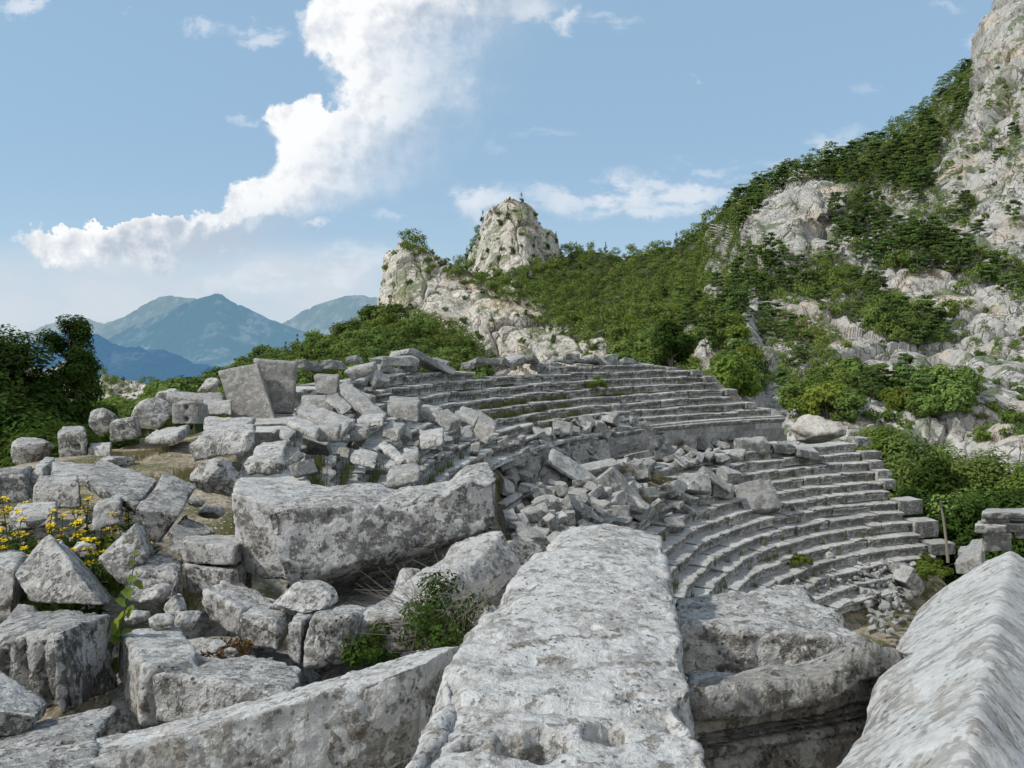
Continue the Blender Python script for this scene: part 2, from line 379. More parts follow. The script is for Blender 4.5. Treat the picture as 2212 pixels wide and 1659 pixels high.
arc_blocks('footing_block', RWALL + .0, 0, 0, R(111), R(212), 1.5, .6, wall, M['seat'], prof=[(.75, UPP[0][1] - .39), (.2, UPP[0][1] - .39), (.02, UPP[0][1] - .39), (0, UPP[0][1] - .42), (0, UPP[0][1] - .5), (.02, UPP[0][1] - .55), (.1, UPP[0][1] - .6), (.7, UPP[0][1] - .6)])
# side steps closing the upper rows
for k, (r, z) in enumerate(UPP):
    if k in (1, 3, 5, 6):
        a = R(UEND[k]) - .45 / r
        simple_block('end_block', .85, .95, .38, pol(r + .3, a, z - .16), (0, 0, a - R(90)), M['seat'], f'worn end block at the side of seat row {ordn[k]} of the upper seating', 'end block', 'end blocks of the upper seating', seed=k + 40, chip=.06)
# ------------------------------------------------------------------ terrain sheet
def terrain_h(x, y):
    dx, dy = x - TX, y - TY; r = np.hypot(dx, dy); a = np.degrees(np.arctan2(dy, dx)) % 360
    bowl = slope_z(r) - .75
    out = np.where(r > RRIM + 1.5, -1.95 - np.clip(r - RRIM - 6, 0, 30) * .06, bowl)
    ae = np.where(r > RWALL - .6, 109., 99.)
    t = np.clip((r - RRIM - 1) / 6, 0, 1); t2 = np.clip((a - ae) / 5, 0, 1) * np.clip((245 - a) / 7, 0, 1)
    side = -13.2 - 12 * np.clip((y - 62) / 30, 0, 1) + fbm(np.stack([x * .05, y * .05, x * 0], 1), 3) * 1.2
    h = out * t2 + side * (1 - t2)
    # beyond the rim the hill falls away to the valley
    D = np.hypot(x, y)
    far = np.clip((y - 52) / 40, 0, 1)
    h = np.where(y > 52, h * (1 - far) + np.where(x > 18, -34., -16.) * far, h)
    lf = np.clip((-x - 10.5 + .2 * y) / 12, 0, 1); h = h - lf * 5 * np.clip((y - 9) / 6, 0, 1)
    h = h - np.clip((D - 150) / 900, 0, 1) * 240
    h = h + fbm(np.stack([x * .4, y * .4, x * 0], 1), 3, 3) * .1 + fbm(np.stack([x * .02, y * .02, x * 0], 1), 3, 6) * np.clip((D - 60) / 100, 0, 3)
    near = (D < 7.5) & True
    hn = -2.6 - .07 * np.clip(x, -9, 9) * 0
    h = np.where(D < 9, h * np.clip((D - 6) / 3, 0, 1) + (hn - .25 * np.clip(x - .5, 0, 5)) * (1 - np.clip((D - 6) / 3, 0, 1)), h)
    return h
def build_ground():
    rad = np.concatenate([[0.001], np.geomspace(.5, 90, 230), np.geomspace(93, 45000, 90)]); na = 420
    an = np.linspace(0, 2 * np.pi, na, endpoint=False)
    Rr, A = np.meshgrid(rad, an, indexing='ij'); x = (Rr * np.cos(A)).ravel(); y = (Rr * np.sin(A)).ravel()
    z = terrain_h(x, y)
    f = grid_faces(na, len(rad), True)
    return np.stack([x, y, z], 1), f
n = N('dry_earth'); v = coords(n, True)
f1 = n.noise(v, .9, 5, .6); f2 = n.noise(v, 7, 5, .65); pb = n.vor(v, 16)
c = n.mix(n.ramp(f2, .35, .7), (.20, .165, .115), (.40, .355, .28)); c = n.mix(n.ramp(f1, .45, .6), c, (.10, .10, .045))
c = n.mix(n.ramp(pb, .28, .16), c, (.45, .42, .36))
sp_ = n.n('ShaderNodeSeparateXYZ'); n.put(sp_.inputs[0], v)
c = n.mix(n.ramp(n.vm('LENGTH', v), 120, 400), c, (.09, .12, .06))
M['earth'] = n.done(n.bsdf(c, .95, n.bump(n.math('SUBTRACT', f2, n.math('MULTIPLY', pb, .5)), .8, .05), .1))
V, Fc = build_ground()
tag(obj('ground', mesh('ground', V, Fc, M['earth'], True)), 'dry stony ground with sparse grass', None, None, 'structure')
# ------------------------------------------------------------------ hills: surfaces built from depth tables, roughened as rock
def cliffmat(name, base, warm, dark, green, gamt, sc=1.):
    n = N(name); v = coords(n, True)
    w = n.vm('ADD', n.vm('MULTIPLY', v, (1, 1, .5)), n.vm('SCALE', n.noise(v, .12 * sc, 3, .6, col=True), 6. / sc))
    a = n.noise(w, .07 * sc, 8, .65); b = n.noise(v, .45 * sc, 6, .7)
    st = n.noise(n.vm('MULTIPLY', w, (1, 1, .5)), .3 * sc, 6, .7)
    c = n.mix(n.ramp(a, .35, .65), tuple(x * .8 for x in base), tuple(x * 1.15 for x in base))
    c = n.mix(n.math('MULTIPLY', n.ramp(n.noise(v, .03 * sc, 4, .6), .5, .68), .8), c, warm)
    c = n.mix(n.math('MULTIPLY', n.ramp(st, .5, .62), .45), c, tuple(x * .72 for x in base))
    cr = n.vor(w, .22 * sc, 'DISTANCE_TO_EDGE'); cr2 = n.vor(w, .75 * sc, 'DISTANCE_TO_EDGE')
    crm = n.math('MULTIPLY', n.ramp(cr, .07, .0), n.ramp(a, .4, .6))
    c = n.mix(n.math('MULTIPLY', crm, .85), c, dark)
    c = n.mix(n.math('MULTIPLY', n.ramp(cr2, .05, 0.), .25), c, dark)
    c = n.mix(n.math('MULTIPLY', n.ramp(b, .58, .72), .2), c, dark)
    for k_, (s_, st_) in enumerate(((.10, .16), (.33, .3))):
        q_ = n.vm('ADD', n.vm('MULTIPLY', v, (1, 1, st_)), n.vm('SCALE', n.noise(v, .2 * sc, 4, .65, col=True), 3.5 / sc))
        a_ = n.math('ABSOLUTE', n.math('SUBTRACT', n.noise(q_, s_ * sc, 3, .6), .5))
        c = n.mix(n.math('MULTIPLY', n.ramp(a_, .014 + .006 * k_, .0), .75 - .2 * k_), c, dark)
    geo = n.n('ShaderNodeNewGeometry'); sz = n.n('ShaderNodeSeparateXYZ'); n.put(sz.inputs[0], geo.outputs['Normal'])
    gm = n.math('MULTIPLY', n.math('MULTIPLY', n.ramp(n.noise(w, .045 * sc, 7, .72), .52, .57), n.ramp(sz.outputs[2], .1, .55)), gamt)
    c = n.mix(gm, c, n.mix(b, green, tuple(x * 1.9 for x in green)))
    if 'grey' in name:      # rusty earth in the gully
        q0 = P(1762, 705, 262); dist = n.vm('LENGTH', n.vm('MULTIPLY', n.vm('SUBTRACT', v, tuple(float(t) for t in q0)), (1., .35, .62)))
        c = n.mix(n.math('MULTIPLY', n.ramp(n.math('ADD', dist, n.math('MULTIPLY', n.noise(v, .12, 5, .6), 14.)), 17., 11.), .85), c, (.44, .27, .165))
    h = n.math('ADD', n.math('MULTIPLY', a, 2.), b); h = n.math('SUBTRACT', h, n.math('MULTIPLY', crm, .8))
    return n.done(n.bsdf(c, .95, n.bump(h, .8, 1.2 / sc), .1))
M['cliff'] = cliffmat('pale_cliff_rock', (.60, .575, .52), (.60, .50, .385), (.15, .13, .10), (.06, .085, .025), .75)
M['grey_cliff'] = cliffmat('grey_cliff_rock', (.47, .465, .445), (.55, .46, .36), (.12, .115, .105), (.05, .075, .025), .75, 1.2)
n = N('forest_floor'); v = coords(n, True)
M['floor'] = n.done(n.bsdf(n.mix(n.ramp(n.noise(v, .15, 6, .65), .5, .66), (.03, .045, .014), (.17, .16, .12)), .95, None, .1))
PATCH = {}
def patch(name, cols, mat, amp, L, seed, du=2.2, dv=2.2, bumps=(), smooth=2, label=None, green=False):
    nr = len(cols[0][1]); us = np.array([c[0] for c in cols], float)
    s = np.concatenate([[0], np.cumsum(np.maximum(np.abs(np.diff(us)), 6))])
    vs = np.array([[q[0] for q in c[1]] for c in cols], float); ds = np.array([[q[1] for q in c[1]] for c in cols], float)
    nu = int(s[-1] / du) + 2; span = (vs[:, -1] - vs[:, 0]).max(); nv = int(span / dv) + 2
    si = np.linspace(0, s[-1], nu); t = np.linspace(0, nr - 1, nv)
    U = np.interp(si, s, us)
    col_v = np.array([np.interp(si, s, vs[:, k]) for k in range(nr)]); col_d = np.array([np.interp(si, s, ds[:, k]) for k in range(nr)])
    VV = np.array([np.interp(t, np.arange(nr), col_v[:, i]) for i in range(nu)]).T
    DD = np.array([np.interp(t, np.arange(nr), col_d[:, i]) for i in range(nu)]).T
    def blur(a, it):
        for _ in range(it):
            b = np.pad(a, 1, mode='edge'); a = (b[1:-1, :-2] + b[1:-1, 2:] + b[:-2, 1:-1] + b[2:, 1:-1] + 2 * a) / 6
        return a
    DD = blur(DD, 6 * smooth)
    UU = np.broadcast_to(U, VV.shape)
    for (bu, bv, su, sv, k) in bumps:
        DD = DD + k * np.exp(-((UU - bu) / su)**2 - ((VV - bv) / sv)**2)
    x = (UU - CU) / F; z = -(VV - CV) / F
    rx, ry, rz = x, CP - z * SP, SP + z * CP
    Pt = np.stack([rx, ry, rz], -1) * (DD / ry)[..., None]
    a = np.gradient(Pt, axis=1); b = np.gradient(Pt, axis=0); nn = np.cross(b, a); nn /= np.linalg.norm(nn, axis=2)[..., None] + 1e-9
    nn = np.where(nn[..., 1:2] > 0, -nn, nn)
    nn = np.stack([blur(nn[..., i], 12) for i in range(3)], -1)
    p = Pt.reshape(-1, 3); q = p / L + seed * 11.
    wp = q + .35 * np.stack([fbm(q * 1.1, 3, 21), fbm(q * 1.1, 3, 22), fbm(q * 1.1, 3, 23)], 1)
    f1, f2, idv = worley(wp * np.array([1, 1, .55]) * 1.3, 3)
    g1, g2, idg = worley(wp * np.array([1, 1, .45]) * 4., 8)
    e1, e2, ide = worley(wp * np.array([1, 1, .7]) * 11., 15)
    d = (ridged(q * .8, 4, 2) - .3) * .5 + (idv - .5) * .45 - np.exp(-((f2 - f1) / .07)**2) * .28 + (idg - .5) * .19 - np.exp(-((g2 - g1) / .09)**2) * .08 + (ide - .5) * .05 + fbm(q * 9, 4, 5) * .06
    edge = np.minimum(1, np.minimum(np.arange(nu), np.arange(nu)[::-1]) / 3.)
    p = p + nn.reshape(-1, 3) * (d * amp)[:, None]
    me = mesh(name, p, grid_faces(nu, nv)[:, ::-1], M[mat], False)
    o = tag(obj(name, me), label, None, None, 'structure')
    PATCH[name] = p
    return o
patch('cliff', [(836,[(600,520),(690,500),(820,480)]),(821,[(650,455),(720,430),(820,400)]),(825,[(590,440),(680,405),(820,380)]),(832,[(545,438),(670,400),(820,368)]),(848,[(524,435),(660,398),(820,362)]),(870,[(512,430),(650,392),(820,356)]),(910,[(524,428),(650,388),(820,352)]),(960,[(552,424),(660,384),(820,345)]),(1010,[(583,420),(680,380),(820,340)]),(1080,[(612,410),(695,370),(820,330)]),(1150,[(645,400),(715,362),(820,325)]),(1220,[(690,385),(745,355),(820,320)]),(1290,[(732,365),(770,345),(820,315)]),(1345,[(774,345),(795,335),(820,310)])],
      'cliff', 9, 40, 1, label='pale rocky cliff band lit by the sun', du=1.7, dv=1.7)
patch('rocky_peak', [(1015,[(600,800),(620,760),(660,720)]),(989,[(600,700),(615,670),(650,650)]),(1009,[(548,690),(590,655),(650,625)]),(1028,[(506,680),(570,645),(650,608)]),(1047,[(466,668),(555,635),(650,590)]),(1063,[(445,662),(545,628),(650,575)]),(1102,[(434,660),(540,620),(650,560)]),(1135,[(437,660),(540,622),(650,560)]),(1153,[(452,664),(545,628),(650,565)]),(1167,[(482,668),(560,635),(650,575)]),(1196,[(510,676),(580,645),(650,585)]),(1221,[(575,700),(610,660),(660,600)]),(1215,[(590,800),(620,760),(660,720)])],
      'cliff', 10, 50, 2, label='steep pale rock peak with shrubs on its ledges', du=1.5, dv=1.5)
patch('forest_slope', [(930,[(610,620),(690,520),(810,460)]),(1000,[(592,640),(685,540),(810,470)]),(1100,[(600,590),(695,480),(820,430)]),(1180,[(562,650),(685,500),(820,400)]),(1250,[(540,700),(680,500),(830,330)]),(1350,[(553,700),(685,450),(840,280)]),(1450,[(530,680),(690,420),(850,240)]),(1500,[(500,665),(690,400),(855,225)]),(1560,[(468,640),(690,380),(860,210)]),(1650,[(450,640),(690,380),(870,200)])],
      'floor', 10, 60, 3, label='steep forested slope right of the peak', du=4, dv=4)
patch('left_slope', [(330,[(872,300),(885,250),(900,190)]),(440,[(842,320),(860,260),(880,190)]),(520,[(812,328),(840,260),(870,190)]),(560,[(800,330),(835,265),(870,190)]),(650,[(775,330),(820,270),(870,190)]),(750,[(728,335),(790,280),(870,200)]),(820,[(684,340),(770,290),(870,210)]),(900,[(694,345),(770,300),(870,220)]),(1000,[(722,350),(790,300),(870,230)]),(1050,[(800,350),(830,300),(870,230)])],
      'floor', 6, 50, 4, label='wooded slope behind the left rim of the seating', du=4, dv=4)
patch('mountainside', [(1400,[(560,760),(600,690),(660,560),(750,420),(860,290),(1030,200)]),(1470,[(552,720),(590,640),(660,510),(750,375),(860,250),(1030,170)]),(1530,[(520,655),(565,570),(640,455),(740,322),(860,225),(1030,140)]),(1568,[(468,600),(540,510),(625,410),(735,305),(850,200),(1030,125)]),(1640,[(408,580),(480,450),(590,360),(705,270),(845,180),(1030,120)]),(1740,[(368,585),(450,440),(570,350),(705,260),(845,175),(1030,118)]),(1850,[(326,600),(450,450),(580,350),(705,260),(855,170),(1030,115)]),(1950,[(262,620),(420,470),(570,350),(705,260),(865,170),(1030,112)]),(2030,[(212,620),(390,470),(560,350),(705,260),(865,170),(1030,112)]),(2072,[(160,605),(365,460),(555,348),(705,258),(865,168),(1030,111)]),(2100,[(88,595),(340,450),(550,345),(705,256),(865,167),(1030,110)]),(2128,[(30,590),(320,445),(550,342),(705,255),(865,166),(1030,110)]),(2150,[(-5,588),(300,440),(550,340),(705,254),(865,166),(1030,110)]),(2200,[(-70,580),(280,430),(550,335),(705,252),(870,165),(1040,109)]),(2330,[(-150,560),(250,410),(540,325),(705,245),(875,160),(1040,106)]),(2560,[(-230,520),(220,380),(530,300),(700,230),(880,150),(1050,100)])],
      'grey_cliff', 15, 62, 5, du=1.9, dv=1.9, bumps=[(1710,460,95,60,-45),(1600,480,60,45,-30),(1820,430,90,40,-30),(1960,500,70,90,-20),(1640,740,60,60,-14),(1800,760,90,50,-10),(1900,880,200,40,-8),(2100,850,100,70,-8),(1760,620,100,30,12)], label='steep grey rocky mountainside with scattered trees')
patch('valley_slope', [(-250,[(935,200),(960,110),(1010,48)]),(150,[(900,190),(930,110),(990,48)]),(350,[(880,180),(905,110),(950,50)]),(540,[(850,200),(880,120),(930,60)])],
      'floor', 2, 20, 6, label='green valley slope below the left side', du=5, dv=5)
patch('distant_outcrop', [(30,[(800,470),(860,430),(940,380)]),(110,[(790,470),(850,430),(930,380)]),(135,[(780,465),(850,425),(930,380)]),(160,[(795,455),(855,420),(930,380)]),(185,[(806,450),(860,420),(930,380)]),(208,[(834,440),(870,415),(930,380)]),(222,[(813,430),(865,405),(930,370)]),(236,[(811,430),(865,405),(930,370)]),(262,[(820,430),(868,405),(930,370)]),(300,[(823,425),(868,400),(930,370)]),(335,[(826,425),(868,400),(930,370)]),(375,[(846,420),(870,400),(930,370)]),(450,[(856,420),(880,400),(930,370)])],
      'cliff', 6, 30, 7, du=1.7, dv=1.7, label='small pale rock outcrop far behind the left trees')
# far mountains, haze painted into their material as an even glow
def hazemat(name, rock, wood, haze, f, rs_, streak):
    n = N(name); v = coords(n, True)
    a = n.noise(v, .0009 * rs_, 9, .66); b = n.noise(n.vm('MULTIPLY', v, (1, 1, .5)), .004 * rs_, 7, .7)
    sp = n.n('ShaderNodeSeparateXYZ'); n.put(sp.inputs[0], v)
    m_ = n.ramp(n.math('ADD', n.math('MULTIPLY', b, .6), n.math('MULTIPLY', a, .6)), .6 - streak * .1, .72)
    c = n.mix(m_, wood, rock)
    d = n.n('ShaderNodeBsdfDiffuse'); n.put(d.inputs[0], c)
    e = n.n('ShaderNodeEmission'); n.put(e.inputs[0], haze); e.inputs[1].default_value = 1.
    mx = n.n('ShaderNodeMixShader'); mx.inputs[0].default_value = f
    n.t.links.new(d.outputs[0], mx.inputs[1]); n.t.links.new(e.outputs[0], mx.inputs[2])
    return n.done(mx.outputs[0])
M['haze_far'] = hazemat('hazed_rock_far', (.40, .38, .35), (.10, .13, .09), (.35, .46, .56), .74, 1., .5)
M['haze_mid'] = hazemat('hazed_rock_main', (.42, .39, .35), (.06, .09, .05), (.16, .315, .455), .78, 1.3, .1)
M['haze_pale'] = hazemat('hazed_rock_pale', (.42, .40, .36), (.10, .13, .09), (.245, .385, .50), .75, 1.3, .45)
M['haze_near'] = hazemat('hazed_rock_near', (.22, .23, .23), (.035, .06, .04), (.095, .215, .37), .84, 2., -.4)
def mount(name, sil, d, base_v, base_d, mat, amp, label, du=2.):
    cols = [(u, [(v, d + k * 0), (v * .45 + base_v * .55, d * .55 + base_d * .45), (base_v, base_d)]) for k, (u, v) in enumerate(sil)]
    patch(name, cols, mat, amp, d * .09, int(d) % 17, du=du, dv=2.5, label=label, smooth=1)
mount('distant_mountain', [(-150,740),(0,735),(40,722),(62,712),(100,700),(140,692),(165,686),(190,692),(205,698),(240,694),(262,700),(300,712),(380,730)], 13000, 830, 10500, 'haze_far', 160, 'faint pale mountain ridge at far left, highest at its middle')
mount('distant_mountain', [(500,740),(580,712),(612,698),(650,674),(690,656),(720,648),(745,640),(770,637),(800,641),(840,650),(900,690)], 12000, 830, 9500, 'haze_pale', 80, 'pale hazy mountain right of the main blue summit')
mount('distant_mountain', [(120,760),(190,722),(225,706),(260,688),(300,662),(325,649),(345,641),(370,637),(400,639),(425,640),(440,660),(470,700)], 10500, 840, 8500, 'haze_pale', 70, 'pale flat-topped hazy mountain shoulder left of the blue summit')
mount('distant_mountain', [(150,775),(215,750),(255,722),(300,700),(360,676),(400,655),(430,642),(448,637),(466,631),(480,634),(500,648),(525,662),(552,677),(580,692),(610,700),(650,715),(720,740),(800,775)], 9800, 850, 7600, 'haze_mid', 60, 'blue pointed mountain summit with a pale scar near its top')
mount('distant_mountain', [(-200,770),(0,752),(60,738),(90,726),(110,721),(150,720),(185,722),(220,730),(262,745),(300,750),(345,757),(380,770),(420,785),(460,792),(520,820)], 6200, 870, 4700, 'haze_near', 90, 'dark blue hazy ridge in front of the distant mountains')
# ------------------------------------------------------------------ trees
def leaf_cloud(rg, centres, radii, n, size, flatz=1., out_bias=.6, spread=.5):
    """many small leaf-sprig faces scattered through clumps; returns V, F(quads)"""
    centres = np.asarray(centres, float); radii = np.asarray(radii, float)
    w = radii**2 * (1 if radii.ndim == 1 else 1)
    k = rg.choice(len(centres), n, p=w / w.sum())
    d = rg.normal(size=(n, 3)); d /= np.linalg.norm(d, axis=1)[:, None]
    rr = rg.random(n)**.35
    c = centres[k] + d * (radii[k] * rr)[:, None] * np.array([1, 1, flatz])
    cen = c - centres.mean(0) * np.array([1, 1, .7]); cen /= np.linalg.norm(cen, axis=1)[:, None] + 1e-9
    nn = d * out_bias + cen * .8 + rg.normal(size=(n, 3)) * spread * .8 + np.array([0, 0, .3]); nn /= np.linalg.norm(nn, axis=1)[:, None]
    t = np.cross(nn, rg.normal(size=(n, 3))); t /= np.linalg.norm(t, axis=1)[:, None]; b = np.cross(nn, t)
    s = size * rg.uniform(.55, 1.4, n)[:, None]
    q = np.stack([c - t * s, c - b * s * .55, c + t * s, c + b * s * .55], 1)
    q[:, 1] += nn * s * .18; q[:, 3] += nn * s * .18
    return q.reshape(-1, 3), np.arange(4 * n).reshape(n, 4)
def crown_clumps(rg, W, H, base, m, shape='round'):
    pts = []; rad = []
    for i in range(m):
        if shape == 'round':
            a = rg.uniform(0, 2 * np.pi); z = rg.uniform(-.75, 1.); rr = math.sqrt(max(0, 1 - z * z)) * rg.uniform(.35, .9)
            pts.append((rr * math.cos(a) * W / 2, rr * math.sin(a) * W / 2, base + H * (.45 + z * .45) * rg.uniform(.88, 1.06))); rad.append(W * rg.uniform(.13, .24))
        elif shape == 'pine':      # flat spreading tiers on an open trunk
            t = rg.uniform(0, 1)**.8; L = W / 2 * (1.05 - .7 * t**1.5) * rg.uniform(.35, 1); a = rg.uniform(0, 2 * np.pi)
            pts.append((L * math.cos(a), L * math.sin(a), base + H * t)); rad.append(W * rg.uniform(.09, .17))
        else:                      # narrow pointed juniper / fir
            t = rg.uniform(0, 1)**1.2; L = W / 2 * (1 - t) * rg.uniform(.3, 1); a = rg.uniform(0, 2 * np.pi)
            pts.append((L * math.cos(a), L * math.sin(a), base + H * t)); rad.append(W * (.1 + .16 * (1 - t)))
    return np.array(pts), np.array(rad)
M['bark'] = flat('grey_bark', (.16, .14, .115), .9, .4, 6, .6)
M['oak'] = leafmat('broadleaf_foliage', (.075, .135, .036), (.21, .30, .085), .3, .35)
M['oak_bright'] = leafmat('bright_foliage', (.08, .145, .028), (.19, .27, .06), .35, .5, yel=(.22, .24, .04), yelamt=.5)
M['oak_dark'] = leafmat('dark_shaded_foliage', (.02, .045, .011), (.06, .11, .026), .25, .6, yelamt=.1)  # darker leaf copy: painted-in shade on the left trees, dark leaves elsewhere
M['pine'] = leafmat('pine_foliage', (.045, .09, .028), (.125, .19, .055), .15, .5, yel=(.09, .11, .025), yelamt=.3)
def tree_mesh(name, seed, W, H, base, m, n, size, shape, leafm, flatz=.8, limbs=6, trunk_r=.16, trunk=True):
    rg = np.random.default_rng(seed); pts, rad = crown_clumps(rg, W, H, base, m, shape)
    V, Fc = leaf_cloud(rg, pts, rad, n, size, flatz)
    paths = []
    if trunk:
        top = np.array([rg.normal() * .05 * W, rg.normal() * .05 * W, base + H * (.55 if shape == 'round' else .92)])
        tt = np.linspace(0, 1, 6)[:, None]; tp = np.array([[0, 0, -.6]]) * (1 - tt) + top * tt + np.sin(tt * 5 + seed) * .04 * W * np.array([[1, .6, 0]])
        paths.append((tp, np.linspace(trunk_r, trunk_r * .3, 6)))
        for j in rg.choice(len(pts), min(limbs, len(pts)), replace=False):
            h = np.clip(pts[j][2] / top[2] * .75, .25, .9); s0 = tp[0] * (1 - h) + tp[-1] * h
            mid = (s0 + pts[j]) / 2 + rg.normal(size=3) * .06 * W
            paths.append((np.array([s0, mid, pts[j]]), np.array([trunk_r * .45, trunk_r * .3, trunk_r * .12])))
    TV, TF = tubes(paths, 5) if paths else (np.zeros((0, 3)), np.zeros((0, 4), int))
    return V, Fc, TV, TF
def combined(name, *a, **k):
    lm = a[8] if len(a) > 8 else k['leafm']
    V, Fc, TV, TF = tree_mesh(name, *a, **k)
    return mesh(name, np.vstack([V, TV]), np.vstack([Fc, TF + len(V)]), mats=[M[lm], M['bark']], midx=np.concatenate([np.zeros(len(Fc)), np.ones(len(TF))]))
OAK = [combined('broadleaf_tree', 10 + i, 7.6, 6.4, .4, 26, 1700, .40, 'round', ['oak', 'oak', 'oak', 'oak_bright', 'pine'][i], limbs=4) for i in range(5)]
PINE = [combined('pine_tree', 30 + i, 8.0, 7.5, 1.4, 40, 1500, .34, 'pine', 'pine', flatz=.30, limbs=9) for i in range(4)]
CONE = [combined('conifer_tree', 50 + i, 4.2, 8.0, .8, 24, 650, .30, 'cone', 'pine', flatz=.7, limbs=5) for i in range(2)]
BUSH = [combined('shrub', 70 + i, 3.6, 2.4, .1, 14, 420, .26, 'round', ['oak', 'oak_bright', 'oak', 'pine'][i], limbs=3, trunk_r=.06) for i in range(4)]
# screen-grid z-buffer of the hills, to find ground that can be seen
ZB = {}
for nm, p in PATCH.items():
    if 'mountain.' in nm or nm == 'distant_mountain': continue
    u, v, d = project(p)
    for a, b, c in zip((u // 6).astype(int), (v // 6).astype(int), d):
        if c < ZB.get((a, b), 1e9): ZB[(a, b)] = c
def inpoly(poly, u, v):
    poly = np.array(poly, float); c = np.zeros(len(u), bool); j = len(poly) - 1
    for i in range(len(poly)):
        (xi, yi), (xj, yj) = poly[i], poly[j]
        c ^= ((yi > v) != (yj > v)) & (u < (xj - xi) * (v - yi) / (yj - yi + 1e-9) + xi); j = i
    return c
STUFFT = []; placed = []
CNT = {}
rt = random.Random(77)
def wood(pname, poly, meshes, step, label, cat, group, sc=(.8, 1.25), maxn=999, name=None, stuff_after=None, vis=1.08, jit=.5):
    """stand trees on the hill surface inside an area of it; step in frame units"""
    p = PATCH[pname]; u, v, d = project(p); m = inpoly(poly, u, v); idx = np.nonzero(m)[0]
    rr = np.random.default_rng(len(poly) * 7 + int(step * 10) + int(poly[0][0])); rr.shuffle(idx); occ = {}; k = 0
    for i in idx:
        if k >= maxn: break
        if d[i] > ZB.get((int(u[i] // 6), int(v[i] // 6)), 1e9) * vis: continue
        cu, cv = u[i] / step, v[i] / (step * .62); key = (int(cu), int(cv)); ok = True
        for a in (-1, 0, 1):
            for b in (-1, 0, 1):
                for (x, y) in occ.get((key[0] + a, key[1] + b), ()):
                    if (x - cu)**2 + (y - cv)**2 < .8: ok = False
        if not ok: continue
        occ.setdefault(key, []).append((cu, cv)); k += 1
        me = rt.choice(meshes); s = rt.uniform(*sc)
        c = (me, p[i], rt.uniform(0, 6.28), s, label, cat, group)
        nm = me.name.split('.')[0]
        placed.append((float(s * s / d[i]**2), nm, c, name))
FG = 'broadleaf trees of the hillside forest'; PG = 'pines growing on the mountainside'
wood('forest_slope', [(930,610),(1000,590),(1100,600),(1190,560),(1260,530),(1350,540),(1450,520),(1500,485),(1570,450),(1600,560),(1590,660),(1560,720),(1590,860),(1300,860),(1340,770),(1200,690),(1080,610),(1000,640),(940,640)], OAK + [OAK[0], OAK[1]], 17, 'green broadleaf tree in the forest between the peak and the grey crag', 'tree', FG, (.85, 1.7))
wood('forest_slope', [(1200,545),(1560,505),(1600,700),(1300,700)], CONE + [PINE[0]], 50, 'dark pointed conifer rising out of the broadleaf forest', 'conifer', 'conifers in the hillside forest', (.9, 1.4), 34)
wood('left_slope', [(330,860),(440,835),(560,790),(650,765),(750,715),(820,680),(900,690),(1000,720),(1050,800),(1040,850),(500,870),(340,900)], OAK[:3] + [OAK[4]], 21, 'dark green broadleaf tree on the slope below the pale cliff', 'tree', 'trees on the slope behind the rim', (.95, 1.4))
wood('left_slope', [(530,810),(700,745),(760,715),(840,680),(860,700),(700,790),(560,830)], CONE, 34, 'dark pointed conifer on the crest of the left wooded slope', 'conifer', 'conifers on the left slope', (.75, 1.15), 22)
wood('cliff', [(865,505),(1010,560),(1100,600),(1220,680),(1340,770),(1290,760),(1200,725),(1090,650),(1000,620),(960,600),(900,560),(865,545)], OAK + BUSH, 20, 'green tree growing along the top edge of the pale cliff', 'tree', 'trees on the cliff edge', (.9, 1.4))
wood('cliff', [(825,540),(1000,600),(1300,760),(1300,790),(1000,790),(830,650)], BUSH, 62, 'small shrub rooted on the face of the pale cliff', 'shrub', 'shrubs on the cliff face', (.7, 1.6), 26)
wood('rocky_peak', [(1010,500),(1060,430),(1140,430),(1170,480),(1215,520),(1215,600),(1150,600),(1000,590)], BUSH + [CONE[0]], 30, 'small shrub clinging to the steep pale peak', 'shrub', 'shrubs on the peak', (.8, 1.7), 40)
wood('rocky_peak', [(985,520),(1035,480),(1030,560),(1010,600),(985,600)], OAK, 15, 'green tree at the left foot of the peak', 'tree', 'trees beside the peak', (.8, 1.2))
belt = [(1575,520),(1572,460),(1600,410),(1650,380),(1740,345),(1850,305),(1950,240),(2030,180),(2075,140),(2105,190),(2085,250),(2045,300),(2015,350),(2005,415),(1960,425),(1880,405),(1800,395),(1740,398),(1690,408),(1650,440),(1610,490),(1590,520)]
wood('mountainside', belt, PINE, 13, 'dark pine in the dense belt along the mountain ridge', 'pine', PG, (.9, 1.5))
wood('mountainside', [(1790,470),(1850,430),(1900,450),(1930,500),(2010,515),(2090,540),(2080,590),(1990,600),(1900,590),(1850,560),(1800,520)], PINE + [OAK[0]], 25, 'spreading pine among grey rocks in the middle of the mountainside', 'pine', PG, (.9, 1.35))
wood('mountainside', [(1585,520),(1600,540),(1690,545),(1745,590),(1745,650),(1700,660),(1600,655),(1585,690)], PINE + [OAK[0], OAK[1]], 24, 'green pine below the grey crag at the edge of the forest', 'pine', PG, (.8, 1.15))
wood('mountainside', [(1745,560),(1830,590),(1900,640),(1990,700),(2010,740),(1950,740),(1850,690),(1780,650),(1730,640)], OAK + [PINE[1]], 24, 'green tree in the band of woodland crossing the rocky slope', 'tree', 'trees of the woodland band', (.55, .85))
wood('mountainside', [(1575,700),(1590,700),(1600,760),(1640,840),(1600,880),(1520,870)], OAK + [OAK[3]], 27, 'bright green tree beside the far end of the upper seating', 'tree', 'trees by the far end of the seating', (.75, 1.05))
wood('mountainside', [(1690,760),(1740,700),(1800,720),(1810,790),(1850,850),(1830,910),(1710,915),(1690,850)], OAK + [PINE[2]], 30, 'olive green tree in the gully above the pale boulder', 'tree', 'trees in the gully', (.65, .95))
